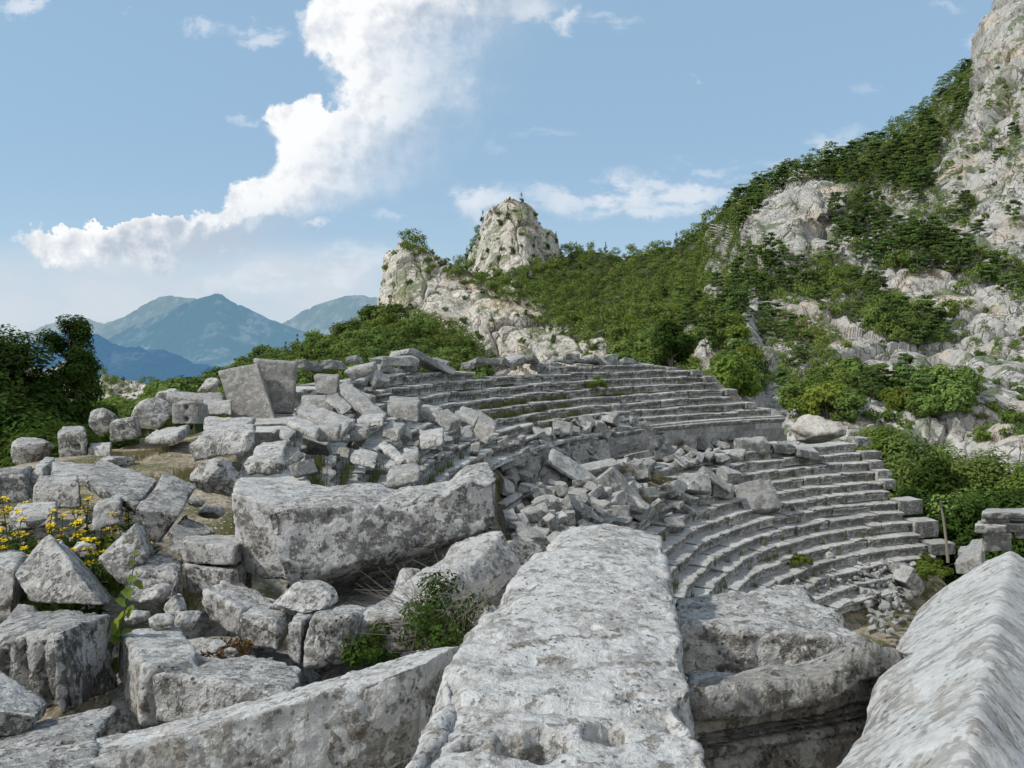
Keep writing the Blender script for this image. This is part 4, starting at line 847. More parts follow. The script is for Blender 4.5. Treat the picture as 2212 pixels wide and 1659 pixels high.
boulder('boulder', 'round stone sitting on the lower seat rows at the right', 1785, 1205, 38, 34, 26, 15, 'seat', None)
boulder('boulder', 'brownish small rock among dirt at the tipped block', 455, 1105, 6.8, 60, 28, 16, 'brown', GB)
for k, (u, v, d, w, h) in enumerate([(338,1285,4.6,70,40),(380,1310,4.4,66,44),(300,1330,4.3,52,30),(410,1340,4.3,60,40),(345,1345,4.1,60,30),(470,1395,3.9,40,26),(500,1410,3.8,34,22),(455,1400,3.9,30,22),(180,1185,5.5,56,34),(420,1085,7.2,40,20),(75,1125,6.0,40,26),(560,1435,3.6,40,20)]):
    boulder('rock', ['rock in the gap left of the grooved block', 'pale rock behind the grooved block', 'flat rock beside the leafy stem', 'rock at the rim of the leaf-filled hollow', 'rock lying right behind the grooved block', 'tan pebble-like rock in the leaf litter', 'small rock in the leaf litter, right one', 'small rock in the leaf litter, left one', 'grey rock below the yellow flowers', 'rock on the dirt above the dark tipped block', 'white rock between flower stems', 'little rock at the edge of the smooth-topped block'][k], u, v, d, w, h, 20 + k, ['fore_pale', 'fore'][k % 2], 'small rocks between the large blocks', cat='rock', sub=3)
r7 = random.Random(12)
for k in range(64):
    y = r7.uniform(2.9, 7.4); x = r7.uniform(-.66, .06) * y - .1; w_ = r7.uniform(.35, .7)
    zt = -1.80 - (0 if y > 4 else .0) - r7.uniform(0, .12)
    if y > 5.6 and x < -2.2: continue
    uu, vv, _ = project(np.array([x, y, zt - .15]))
    boulder('rock', 'grey rock packed low between the large blocks of the heap', float(uu), float(vv), y, w_ / y * F, w_ * .6 / y * F, 300 + k, ['fore', 'fore_dark', 'fore_pale'][k % 3], 'rocks packed between the large blocks', cat='rock', sub=4)
# stone pier of stacked courses, right edge
pier = thing('stone_pier', 'pier of stacked worn stone courses above the gabled block, right edge', 'stone pier', P(2165, 1180, 24))
for k, (u0, u1, v0, v1, d) in enumerate([(2120,2185,1148,1192,23.2),(2105,2175,1130,1152,23),(2117,2180,1118,1133,23.2),(2165,2250,1128,1150,23.1),(2190,2260,1140,1165,23.3),(2120,2250,1103,1122,23)]):
    T = [(u0, v0 + 2, d), (u1, v0 + 4, d - .1), (u1 - 6, v0 - 6, d + .9), (u0 + 10, v0 - 6, d + .9)]
    o = hexa('course_block' if k < 5 else 'cap_block', None, T, [(u0, v1, d), (u1, v1 + 1, d - .1)], 'seat', seed=90 + k, rnd=.05, sp=.05)
    o.parent = pier; o.location = o.location - pier.location
hexa('fallen_block', 'leaning stone between the end blocks and the stone pier', [(2060,1215,26),(2120,1200,25),(2125,1162,27),(2100,1165,28)], [(2065,1240,26),(2125,1250,25)], 'mid', group='loose blocks by the pier', seed=98, sp=.06)
hexa('fallen_block', 'small stone at the foot of the stone pier', [(2068,1190,28),(2105,1188,27.5),(2105,1178,28.4),(2075,1180,28.6)], [(2068,1210,28),(2105,1210,27.5)], 'mid', group='loose blocks by the pier', seed=99, sp=.06)
# ------------------------------------------------------------------ rubble lying on the seats
def hit(u, v, lift=0.):
    r = ray(u, v); lo, hi = 6., 75.
    prev = None
    for y in np.arange(6, 75, .15):
        p = r * (y / r[1]); h = slope_z(math.hypot(p[0] - TX, p[1] - TY)) + lift
        if p[2] < h: return p
    return r * (40 / r[1])
NV = 20; RV = []
for k in range(NV):
    rg = random.Random(k); dims = [(1, .62, .42), (1, .5, .5), (1, .8, .3), (1, .45, .34), (1, .7, .6)][k % 5]
    p, f, w, nr, e = rough_box(dims[0], dims[1], dims[2], .05, .03)
    p = cuts(p, 500 + k, 4, .72, .95); p = displace(p, nr, e, 100 + k, .026, .12, 2.2)
    p = p + np.array([0, 1, 0]) * (p[:, 0:1] * p[:, 2:3]) * rg.uniform(-.3, .3) + np.array([0, 0, 1]) * p[:, 0:1] * p[:, 1:2] * rg.uniform(-.4, .4)
    if k % 7 == 3:      # seat stone with hollowed front
        p[:, 1] += np.where(w[:, 1] < -.9, .14 * np.clip(1 - np.abs(w[:, 2] + .1) * 1.2, 0, 1), 0)
    if k % 7 == 5:      # broken wedge
        p[:, 2] *= 1 - .5 * np.clip(w[:, 0], -.2, 1)
    RV.append(mesh('rubble_block', p, f, M['rubble']))
rr_ = random.Random(9); RPTS = []
def rub(u, v, wpx, var=None, rot=None, label=None, group=None, name='rubble_block', lift=.15, asp=1., mat=None):
    p = hit(u, v, lift); L = wpx / F * p[1]
    me = RV[var if var is not None else rr_.randrange(NV)]
    o = obj(name, me, None, p, rot or (rr_.gauss(0, .45), rr_.gauss(0, .4), rr_.uniform(0, 6.28)), (L, L * rr_.uniform(.8, 1.25) * asp, L * rr_.uniform(.85, 1.3)))
    tag(o, label, 'rubble block', group); return o
NG = 'named blocks standing out of the rubble heap'
for (u, v, w, var, rot, lab) in [
 (1232,1030,150,3,(.5,.55,.05),'long spotted beam lying diagonally across the rubble heap'),
 (1330,1062,110,1,(.3,.9,-.2),'grey beam sloping down right of the seat with a backrest'),
 (1295,1020,100,10,(.2,-.15,.25),'seat stone with a high backrest in the middle of the heap'),
 (1383,992,80,3,(-.6,-.2,.1),'hollowed seat stone turned to show its curved end'),
 (1265,960,60,0,(1.3,.1,.2),'upright square block at the top of the heap left of the tallest'),
 (1300,930,46,1,(1.3,0,-.2),'tall square block near the walkway wall'),
 (1375,950,90,2,(1.1,-.3,.2),'broad curved slab standing on edge near the walkway wall'),
 (1340,925,50,4,(.4,.2,.6),'cube resting against the walkway footing'),
 (1215,925,52,9,(1.2,.2,.1),'square tan slab leaning at the left top of the heap'),
 (1168,975,80,2,(.7,.2,.4),'rounded slab below the footing course'),
 (1245,1100,90,8,(.9,.5,.6),'tall pale broken slab in the lower heap'),
 (1180,1090,70,5,(.2,-.3,.5),'dark wedge block at the left of the lower heap'),
 (1198,1140,80,13,(.5,.9,.9),'L-shaped seat stone near the tip of the big slab'),
 (1145,1060,60,0,(.3,.2,1),'dark cube next to the notched block'),
 (1155,1110,70,1,(.2,-.2,.2),'squared dark block beside the notched block'),
 (1380,1100,86,14 % NV,(.5,.3,1.2),'pale weathered lump above the tip of the long broad slab'),
 (1540,1045,90,3,(.5,.6,.0),'long pale beam propped over the lower seat rows'),
 (1505,1045,70,2,(1.0,.1,.3),'square slab tipped on the lower seat rows'),
 (1575,1025,52,4,(.3,.2,.5),'cube beside the long pale beam'),
 (1632,1075,104,2,(.95,-.12,.1),'big notched seat slab fallen over the lower rows'),
 (1560,1060,60,1,(.2,.1,.2),'squared block left of the big notched seat slab'),
 (1625,962,80,1,(0,0,.15),'squared block on the walkway below the ashlar wall'),
 (1690,968,56,6,(.05,0,.1),'long low block on the walkway toward the cream boulder'),
 (1738,978,56,2,(.1,.05,.1),'flat broken block at the end of the walkway'),
 (1480,1075,46,11,(.5,.4,.2),'tilted stone at the broken left end of the lower rows'),
 (1236,770,36,0,(.1,0,.1),'single squared block crowning the rim')]:
    rub(u, v, w * .86, var, rot, lab, NG, lift=.22)
def scatter(poly, n, wmin, wmax, label, group, seed, mind=.6, lift=.12, name='rubble_block'):
    r2 = random.Random(seed); us = [a[0] for a in poly]; vs = [a[1] for a in poly]; got = []; tries = 0
    while len(got) < n and tries < n * 60:
        tries += 1; u, v = r2.uniform(min(us), max(us)), r2.uniform(min(vs), max(vs))
        if not inpoly(poly, np.array([u]), np.array([v]))[0]: continue
        w = r2.uniform(wmin, wmax)
        if any((u - a)**2 + (2 * (v - b))**2 < (mind * (w + c) / 2)**2 for a, b, c in got): continue
        got.append((u, v, w)); rub(u, v, w, label=label, group=group, lift=lift, name=name)
heap = [(1100,1010),(1110,950),(1190,925),(1240,905),(1330,890),(1420,925),(1520,945),(1610,945),(1650,955),(1600,985),(1530,985),(1470,1010),(1400,1060),(1390,1125),(1230,1135),(1180,1200),(1110,1200),(1085,1120)]
scatter([(1100,950),(1240,905),(1330,890),(1420,930),(1400,985),(1250,980),(1110,1000)], 62, 18, 44, 'angular grey block in the upper rubble heap under the broken footing course', 'blocks of the upper rubble heap', 3, .5)
scatter([(1090,1000),(1250,980),(1400,985),(1400,1060),(1250,1065),(1090,1070)], 58, 24, 54, 'angular grey block in the middle of the rubble heap around the long spotted beam', 'blocks of the middle rubble heap', 4, .5)
scatter([(1090,1065),(1250,1065),(1400,1060),(1385,1125),(1180,1200),(1110,1200)], 44, 30, 62, 'large angular grey block in the lower rubble heap beside the notched block', 'blocks of the lower rubble heap', 5, .5)
scatter([(1410,930),(1520,945),(1640,950),(1600,985),(1540,1000),(1470,1000),(1400,985)], 34, 20, 46, 'pale fallen block strewn on the walkway below the ashlar wall', 'blocks strewn on the walkway', 6, .5)
scatter([(1395,1000),(1470,1010),(1500,1080),(1480,1130),(1420,1140),(1395,1110)], 12, 26, 52, 'broken seat fragment at the ruined left part of the lower rows', 'fragments on the ruined lower rows', 7, .8)
scatter([(880,905),(960,900),(1100,950),(1085,1000),(1000,985),(900,1000),(860,950)], 13, 18, 40, 'small squared block strewn over the left seats of the upper seating', 'blocks strewn over the left upper seats', 8, .62)
scatter([(640,850),(720,800),(840,815),(860,850),(850,900),(760,880),(700,860)], 10, 26, 48, 'loose grey block between the beams right of the standing slabs', 'loose blocks between the beams', 9, .6)
scatter([(620,960),(760,950),(860,940),(850,985),(700,1010),(600,1030)], 8, 34, 60, 'pale block among grass at the left end of the seat rows', 'blocks at the left end of the rows', 10, .9)
for k, (u, v, w, va, ro) in enumerate([(668,790,66,1,.1),(722,788,62,1,.05),(765,778,50,0,.1),(812,780,40,1,0),(860,780,70,1,0),(915,782,96,2,.3),(905,772,60,2,.35),(950,785,60,2,-.1),(1010,790,44,0,0),(1045,782,56,2,0),(1085,784,50,0,.1),(1110,780,66,2,-.2),(1140,778,60,2,.1),(1165,792,36,4,0),(1195,790,32,4,.2),(1215,778,50,2,.1),(1250,780,40,2,0),(1275,778,60,2,.15),(1310,778,52,4,0),(1345,785,60,2,0),(1380,790,50,2,.1),(1415,797,44,0,0),(1450,803,44,4,.1),(840,800,52,0,.2),(795,812,50,4,.3),(880,797,46,0,0)]):
    p_ = P(u, v, 0); a_ = None
    # on the rim of the upper seating
    r_ = ray(u, v); ps = [r_ * (y / r_[1]) for y in np.arange(15, 60, .1)]
    cand = [q for q in ps if abs(math.hypot(q[0] - TX, q[1] - TY) - (RRIM + .7)) < .08 and q[1] > TY - 8]
    q = np.array(cand[-1]) if cand else np.array(ps[200])
    L = w / F * q[1]
    o = obj('rim_block', RV[va], None, q, (rr_.gauss(0, .1), ro, rr_.uniform(-.5, .5) + math.atan2(q[1] - TY, q[0] - TX) - math.pi / 2), (L * (1.5 if k < 6 else 1.15), L * .8, L * (.6 if k < 6 else .75)))
    words = ['first', 'second', 'third', 'fourth', 'fifth', 'sixth', 'seventh', 'eighth', 'ninth', 'tenth', 'eleventh', 'twelfth', 'thirteenth', 'fourteenth', 'fifteenth', 'sixteenth', 'seventeenth', 'eighteenth', 'nineteenth', 'twentieth', 'twenty-first', 'twenty-second', 'twenty-third', 'lower left', 'lowest left', 'lower middle']
    tag(o, f'worn slab on the rim of the seating, {words[k]} {"from the standing slabs" if k < 23 else "of three below the top course"}', 'rim block', 'worn slabs along the rim')
# collapsed stage corner: small stones
scatter([(1850,1250),(1900,1215),(1965,1215),(1985,1250),(1960,1330),(1900,1390),(1870,1330)], 90, 9, 26, 'small grey stone in the heap of stones at the foot of the right seats', 'small stones at the foot of the seats', 11, .55, .05, 'stone')
scatter([(1690,1250),(1850,1215),(1950,1195),(1860,1250),(1760,1290)], 36, 5, 13, 'tiny pale stone on the dusty lowest rows at the right', 'tiny stones on the lowest rows', 12, .8, .04, 'stone')
rub(1945, 1230, 46, 0, (.3, .2, .4), 'tilted pale block on top of the right stone heap', NG, lift=.3); rub(1965, 1255, 70, 1, (.2, .7, .5), 'long block sliding down the right stone heap', NG, lift=.3)
# ------------------------------------------------------------------ vegetation near the camera
M['grass'] = leafmat('grass_blades', (.05, .075, .022), (.13, .15, .05), .35, 2., yel=(.22, .19, .08), yelamt=.5)
M['drygrass'] = leafmat('dry_grass_blades', (.13, .13, .05), (.30, .27, .14), .3, 2., yel=(.2, .12, .05), yelamt=.5)
M['flower'] = flat('yellow_petals', (.75, .55, .02), .7, .25, 30)
M['white'] = flat('white_petals', (.7, .7, .66), .7, .1, 30)
M['leaf_sage'] = leafmat('sage_leaves', (.035, .075, .022), (.10, .15, .06), .3, 3., yel=(.12, .16, .07), yelamt=.2)
M['twig'] = flat('grey_twigs', (.25, .225, .185), .8, .3, 20)
M['litter'] = flat('leaf_litter', (.16, .10, .045), .9, .6, 30, .8)
def blades(pts, n, h, w, rg, lean=.35):
    pts = np.asarray(pts); k = rg.integers(0, len(pts), n)
    base = pts[k] + np.stack([rg.normal(size=n) * .07, rg.normal(size=n) * .07, np.zeros(n)], 1)
    H = h * rg.uniform(.4, 1.2, n); a = rg.uniform(0, 6.28, n); l = rg.uniform(0, lean, n) * H
    d = np.stack([np.cos(a), np.sin(a), 0 * a], 1); s = np.stack([-np.sin(a), np.cos(a), 0 * a], 1) * w
    mid = base + d * (l * .35)[:, None] + np.array([0, 0, 1]) * (H * .6)[:, None]; tip = base + d * l[:, None] + np.array([0, 0, 1]) * H[:, None]
    V = np.stack([base - s, base + s, mid + s * .7, mid - s * .7, tip, tip], 1)
    V = np.stack([base - s, base + s, mid + s * .7, mid - s * .7, tip], 1).reshape(-1, 3)
    i = np.arange(n)[:, None] * 5
    return V, np.vstack([i + np.array([[0, 1, 2, 3]]), i + np.array([[3, 2, 4, 4]])])
def polys(V, Fq):
    return [tuple(x) if x[2] != x[3] else tuple(x[:3]) for x in Fq.tolist()]
rg = np.random.default_rng(4)
tuft = []
def on_row(rz, a0, a1, n, off=.15):
    r, z = rz; a = np.radians(rg.uniform(a0, a1, n)); return np.stack([TX + (r - off) * np.cos(a), TY + (r - off) * np.sin(a), 0 * a + z - .43], 1)
def rowpts(lst, a0, a1, n): return on_row((lst[0], lst[1]), a0, a1, n)
GP = np.vstack([on_row(UPP[4], 141, 157, 120), on_row(UPP[3], 142, 158, 110), on_row(UPP[2], 140, 152, 60), on_row(UPP[1], 140, 150, 40), on_row(UPP[5], 133, 139, 22), on_row(UPP[4], 128, 136, 25),
                on_row(UPP[2], 176, 196, 60), on_row(UPP[3], 184, 200, 80), on_row(UPP[4], 186, 204, 70), on_row(UPP[5], 190, 203, 70), on_row(UPP[1], 172, 190, 40), on_row(UPP[0], 168, 180, 30)])
V, Fq = blades(GP, 9000, .30, .007, rg)
tag(obj('grass', mesh('grass', V, polys(V, Fq), M['grass'])), 'green and straw-coloured grass growing on the upper seat rows', 'grass', None, 'stuff')
lowt = [(4,158,2),(5,160,4),(6,158,3),(7,157,4),(8,150,6),(9,148,3),(6,170,8),(7,175,8),(8,178,8),(9,180,8),(5,172,6),(10,165,5),(3,128,2),(2,131,3),(8,133,3),(11,140,4)]
GP = np.vstack([on_row(LOW[i], a, a + w, 8) for i, a, w in lowt])
GP = np.vstack([GP] + [np.repeat(on_row(LOW[i], 106, 200, 9), 2, 0) for i in range(13)] + [np.repeat(on_row(UPP[i], 120, 205, 12), 2, 0) for i in range(7)])
V, Fq = blades(GP, 6500, .32, .009, rg, .6)
tag(obj('grass', mesh('grass', V, polys(V, Fq), M['grass'])), 'tufts of long green grass sprouting between the lower seat rows', 'grass', None, 'stuff')
# dry grass round the stones at left
GP = np.vstack([np.array([P(u + rg.normal() * s, v + rg.normal() * s * .25, d)]) for (u, v, d, s, m_) in [(400,975,11.2,10,30),(450,1003,11,40,60),(300,965,13,20,30),(250,975,13,14,25),(560,990,9.8,14,30),(650,960,11.5,14,30),(700,965,12.5,20,40),(420,1090,6.9,30,50),(640,1010,9,20,40),(720,945,13,12,30),(520,1045,8.2,12,20),(1210,1150,9,10,20)] for _ in range(m_)])
GP[:, 1] += rg.normal(size=len(GP)) * .35; GP[:, 2] = terrain_h(GP[:, 0], GP[:, 1]) - .02
V, Fq = blades(GP, 6000, .15, .0035, rg, 1.)
tag(obj('dry_grass', mesh('dry_grass', V, polys(V, Fq), M['drygrass'])), 'dry brown grass around the stones on the left', 'grass', None, 'stuff')
# yellow flowering plants
def plant(k, label):
    g = np.random.default_rng(k); hgt = g.uniform(.42, .66); top = np.array([g.normal() * .05, g.normal() * .05, hgt])
    t = np.linspace(0, 1, 6)[:, None]; st = t * top + np.sin(t * 3) * .02 * g.normal(size=3) * np.array([1, 1, 0])
    V, Fc = tubes([(st, np.linspace(.005, .003, 6))], 5)
    leaves = []; lf = []
    fl = []; ff = []
    def leaf(c, dirv, L, Wd, arr, fa):
        dirv = dirv / np.linalg.norm(dirv); s = np.cross(dirv, [0, 0, 1.]); s = s / (np.linalg.norm(s) + 1e-6); up = np.cross(s, dirv)
        n0 = len(arr) * 8; q = []
        for (a, b, cc) in [(0, 0, 0), (.3, 1, .06), (.3, -1, .06), (.65, .85, .02), (.65, -.85, .02), (1, 0, -.14), (.3, 0, -.0), (.65, 0, -.05)]: q.append(c + dirv * L * a + s * Wd * b * .5 + up * L * cc)
        arr.append(q); fa += [(n0, n0 + 6, n0 + 1), (n0, n0 + 2, n0 + 6), (n0 + 1, n0 + 6, n0 + 7, n0 + 3), (n0 + 2, n0 + 4, n0 + 7, n0 + 6), (n0 + 3, n0 + 7, n0 + 5), (n0 + 4, n0 + 5, n0 + 7)]
    for j in range(24):
        h = g.uniform(.03, .72)**1.1; a = g.uniform(0, 6.28); leaf(top * h, np.array([math.cos(a), math.sin(a), g.uniform(.1, .7)]), g.uniform(.08, .15) * (1.2 - h * .7), g.uniform(.028, .045), leaves, lf)
    whorls = [1.] + ([.82] if g.random() < .55 else [])
    for h in whorls:
        for j in range(20):
            a = j / 10 * 6.28 + g.uniform(-.2, .2); r0 = .012
            leaf(top * h + np.array([math.cos(a), math.sin(a), 0]) * r0, np.array([math.cos(a), math.sin(a), g.uniform(-.5, 1.2)]), g.uniform(.018, .030), .016, fl, ff)
        for j in range(4):
            a = g.uniform(0, 6.28); leaf(top * h - np.array([0, 0, .012]), np.array([math.cos(a), math.sin(a), -.1]), .06, .02, leaves, lf)
    return (V, Fc), (np.array(leaves).reshape(-1, 3), lf), (np.array(fl).reshape(-1, 3), ff)
PL = []
for k in range(5):
    (a, b), (c_, d_), (e_, f_) = plant(k + 1, '')
    PL.append((mesh('stem', a, b, M['leaf_sage']), mesh('foliage', c_, d_, M['leaf_sage']), mesh('blossom', e_, f_, M['flower'])))
r5 = random.Random(3)
for k in range(56):
    u, v, d = (r5.uniform(-40, 272), 0, r5.uniform(5.3, 7.0))
    zb = -1.62 - (7 - d) * .0; x = (u - CU) / F * d
    if u > 200 and d < 5.9: d = 6.1
    pos = np.array([x, d, -1.95 + r5.uniform(-.05, .05)])
    lab = 'yellow-flowered plant with grey-green leaves in the dense patch at left' if u < 150 else 'yellow-flowered plant at the right fringe of the patch, beside the corner-standing stone'
    root = thing('flowering_plant', lab, 'flowering plant', pos, 'yellow flowering plants at the left edge')
    root.rotation_euler = (0, 0, r5.uniform(0, 6)); s = r5.uniform(.8, 1.1); root.scale = (s, s, s)
    for nm, me in zip(('stem', 'foliage', 'blossom'), PL[k % 5]): obj(nm, me, root)
V, Fc = leaf_cloud(np.random.default_rng(8), [np.array([(u - CU) / F * d, d, -1.80]) for u, d in [(-30,5.6),(20,5.5),(70,5.7),(120,5.6),(170,5.8),(220,6.1),(0,6.2),(60,6.3),(130,6.4),(200,6.5)]], [.30] * 10, 4200, .045, .55)
tag(obj('undergrowth', mesh('undergrowth', V, Fc, M['oak'])), 'dense dark green leaves at the foot of the yellow flowers', 'undergrowth', None, 'stuff')
# thorny shrub in front of the wedge-shaped block
def thorn(name, label, c, W_, H_, seed, n, leafm='oak_dark', nt=60, size=.016):
    g = np.random.default_rng(seed); root = thing(name, label, 'shrub', c)
    pts = np.stack([g.normal(size=26) * W_ * .26, g.normal(size=26) * W_ * .2, g.uniform(.1, 1, 26) * H_ * .8], 1); pts[:, 2] *= np.exp(-(pts[:, 0] / (W_ * .45))**2)
    V, Fc = leaf_cloud(g, pts, np.full(26, W_ * .13), n, size, .8); obj('foliage', mesh('foliage', V, Fc, M[leafm]), root)
    paths = []
    for j in range(nt):
        a = g.uniform(0, 6.28); L = g.uniform(.5, 1.15) * W_ * .6; e = np.array([math.cos(a) * L, math.sin(a) * L * .7, g.uniform(.2, 1.1) * H_])
        s0 = g.normal(size=3) * np.array([.12, .1, 0]) * W_; m1_ = s0 * .5 + e * .5 + np.array([0, 0, g.uniform(.05, .3) * H_]) + g.normal(size=3) * .04 * W_
        m0 = s0 * .78 + e * .22 + np.array([0, 0, .12 * H_]); paths.append((np.array([s0, m0, m1_, e]), np.array([1, .8, .6, .3]) * W_ * .0034))
    V, Fc = tubes(paths, 4); obj('twigs', mesh('twigs', V, Fc, M['twig']), root).name = 'branch'
    return root
thorn('thorny_shrub', 'thorny shrub with dark leaves and bare grey twigs in front of the wedge-shaped block', P(962, 1400, 3.75), .66, .40, 3, 2600, 'oak_dark', nt=170, size=.014)
thorn('thorny_shrub', 'small sprig of shrub at the left foot of the thorny shrub', P(800, 1425, 3.7), .28, .12, 5, 900, nt=16)
thorn('shrub', 'pale bushy shrub growing on the upper seat rows', hit(1290, 838, .1), 1.0, .8, 6, 1500, 'oak_bright', 14, .05)
thorn('shrub', 'bright green low shrub at the foot of the end blocks', hit(2010, 1240, .3), 2.0, .9, 7, 3500, 'oak_bright', 10, .07)
thorn('shrub', 'dark small shrub on the lowest seat rows beside the round stone', hit(1730, 1215, .1), 1.0, .6, 8, 1600, 'oak_bright', 8, .05)
for k, (u, v) in enumerate([(1405, 950), (1350, 1020), (1470, 965), (1420, 1040), (1395, 1090)]):
    thorn('shrub', ['dry brown bush by the walkway footing', 'dry bush behind the hollowed seat stone', 'dry bush among the walkway blocks', 'brown bush at the ruined lower rows', 'leafy tuft above the pale weathered lump'][k], hit(u, v, .2), 1.1, .5, 10 + k, 500, 'drygrass', 40, .03)
# leafy climbing stem
root = thing('climbing_stem', 'thin upright stem with pale heart-shaped leaves left of the grooved block', 'plant', P(262, 1420, 3.9))
tp = np.array([P(258, 1430, 3.9), P(262, 1350, 3.9), P(276, 1290, 3.92), P(290, 1220, 3.95), P(292, 1185, 3.95)]) - np.array(root.location)
V, Fc = tubes([(tp, np.array([4, 3.4, 3, 2.4, 1.5]) * .001)], 5); obj('stem', mesh('stem', V, Fc, M['leaf_sage']), root)
for (u, v, s) in [(250,1350,.05),(262,1330,.045),(275,1280,.03),(283,1250,.024),(295,1240,.022),(286,1215,.02),(293,1195,.014),(245,1372,.05),(270,1365,.04),(280,1320,.035),(248,1440,.045),(300,1262,.03),(262,1300,.03)]:
    c = P(u, v, 3.9) - np.array(root.location); g = np.random.default_rng(int(u + v)); a = np.linspace(0, 2 * np.pi, 9)[:-1]
    nn_ = g.normal(size=3) * .5 + np.array([0, -.8, .8]); nn_ /= np.linalg.norm(nn_); t = np.cross(nn_, [0.1, 0, 1.]); t /= np.linalg.norm(t); b = np.cross(nn_, t)
    rr2 = s * (1 + .25 * np.cos(3 * a)); ring = c + t * (np.cos(a) * rr2)[:, None] + b * (np.sin(a) * rr2)[:, None]
    obj('leaf', mesh('leaf', np.vstack([ring, c - nn_ * s * .2]), [(i, (i + 1) % 8, 8) for i in range(8)], M['oak_bright']), root)
V, Fc = leaf_cloud(np.random.default_rng(2), [P(478, 1400, 3.95), P(505, 1408, 3.85), P(520, 1395, 3.9)], [.10, .09, .07], 700, .012, .4)
tag(obj('leaf_litter', mesh('leaf_litter', V, Fc, M['litter'])), 'brown dead leaves in the hollow between the blocks', 'leaf litter', None, 'stuff')
# ------------------------------------------------------------------ near trees
def near_tree(name, label, pos, W_, H_, base, m, nleaf, size, seed, leafm, group=None, trunk_r=.16, shape='round', flatz=.85, limbs=12):
    root = thing(name, label, 'tree', pos, group)
    V, Fc, TV, TF = tree_mesh(name, seed, W_, H_, base, m, nleaf, size, shape, leafm, flatz, limbs, trunk_r)
    obj('crown', mesh('crown', V, Fc, M[leafm]), root); obj('trunk', mesh('trunk', TV, TF, M['bark'], True), root)
    return root
GT = 'dark trees at the left edge'
for k, (u, vt, d, W_, H_, lab) in enumerate([(-20,690,24,4.6,5.2,'dark leafy tree at the left edge, its top against the sky'),(92,765,25,3.0,3.6,'dark tree between the tallest tree and the slender one'),(-150,680,22,5,6,'dark tree cut off by the left edge of the picture'),(70,800,25,3.6,4.2,'lower dark tree right of the tallest one'),(10,850,21,4.2,3.6,'shadowed dense tree behind the pointed boulder'),(150,845,24,3.0,3.2,'dark bushy tree behind the round-topped stone'),(100,900,20,3.4,2.8,'low dark thicket tree above the pointed boulder'),(205,865,27,2.6,2.4,'bushy green tree behind the boulder between the drilled stones')]):
    top = P(u, vt, d); pos = np.array([top[0], d, top[2] - H_ - .3 - .6])
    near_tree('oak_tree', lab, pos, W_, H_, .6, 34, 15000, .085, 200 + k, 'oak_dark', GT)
# slender tree with a crooked leafy top
root = thing('oak_tree', 'slender tree with a crooked leafy top rising clear against the blue mountains', 'tree', P(165, 900, 26), GT)
g = np.random.default_rng(5); cl = np.array([P(u, v, 26) for u, v in [(128,738),(118,728),(140,752),(152,740),(160,705),(152,712),(175,700),(188,715),(165,722),(140,770),(160,775),(180,765),(195,780),(170,795),(150,800),(190,800),(165,820),(198,760),(150,698),(185,735),(130,745),(160,845),(185,830),(140,860),(200,850),(175,870),(120,835),(150,830),(205,815),(200,790),(212,830),(188,812),(140,800),(128,815)]]) - np.array(root.location)
cl[:, 1] += g.normal(size=len(cl)) * .35
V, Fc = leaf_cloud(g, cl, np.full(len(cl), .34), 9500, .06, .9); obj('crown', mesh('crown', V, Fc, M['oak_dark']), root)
ptsT = np.array([P(u, v, 26) for u, v in [(168,930),(166,860),(160,800),(158,750),(165,715)]]) - np.array(root.location)
V, Fc = tubes([(ptsT, [.13, .11, .09, .06, .03])] + [(np.array([ptsT[2 + (j % 2)], (ptsT[2 + (j % 2)] + cl[j]) / 2, cl[j]]), [.04, .03, .015]) for j in range(0, len(cl), 2)], 6); obj('trunk', mesh('trunk', V, Fc, M['bark'], True), root)
GV = 'green trees in the valley right of the seating'
for k, (u, vt, d, W_, H_, mt, lab) in enumerate([
 (1895,938,62,4.5,3.6,'oak_bright','bright green bushy tree just behind the topmost end block'),(1960,958,60,5.0,4.2,'oak','green tree behind the end blocks of the seating'),(2020,985,60,5.5,5.2,'oak','rounded green tree in the middle of the valley group'),
 (2085,1000,58,6,5.5,'oak','green tree upper right of the forked trunk'),(2150,1005,56,6,6,'oak','dense green tree near the right edge'),(2220,1020,54,6,6,'oak_bright','yellowish green tree cut by the right edge'),
 (1955,1010,50,4.6,4.4,'oak','green tree touching the middle end blocks'),(2010,1045,47,5,5,'oak_dark','dark green tree above the forked trunk'),(2075,1060,45,5.5,5,'oak','leafy tree shading the stone pier from behind'),(2150,1065,42,5,5,'oak_dark','dark tree directly behind the stone pier'),(2215,1080,40,5,5,'oak_dark','dark tree at the right edge beyond the pier'),
 (1990,1120,44,4,3.4,'oak_dark','shadowed low tree behind the tall end block')]):
    top = P(u, vt - 22 if d > 50 else vt - 8, d); W_ *= 1.2; H_ *= 1.15; pos = np.array([top[0], d, top[2] - H_ - .9])
    near_tree('oak_tree', lab, pos, W_, H_, .9, 30, 8500, .15, 300 + k, mt, GV, trunk_r=.14)
for k, (us_, lab) in enumerate([([(2048,1215),(2044,1170),(2038,1120),(2030,1080)], 'pale bare trunk rising to a fork behind the lowest end block')]):
    q = np.array([P(u, v, 39) for u, v in us_]); root = thing('oak_tree', lab, 'tree', q[0], GV)
    V, Fc = tubes([(q - q[0], np.linspace(.075, .045, len(q)) * (1 if k == 0 else .55))], 6); obj('trunk', mesh('trunk', V, Fc, M['twig'], True), root)
    V, Fc = leaf_cloud(np.random.default_rng(k), [q[-1] - q[0] + np.array([a, b, c_]) for a, b, c_ in [(0, 0, .8), (.8, .3, 1.), (-.8, .2, 1.1), (0, .5, 1.6)]], [.7] * 4, 1600, .13, .7); obj('crown', mesh('crown', V, Fc, M['oak_dark']), root)
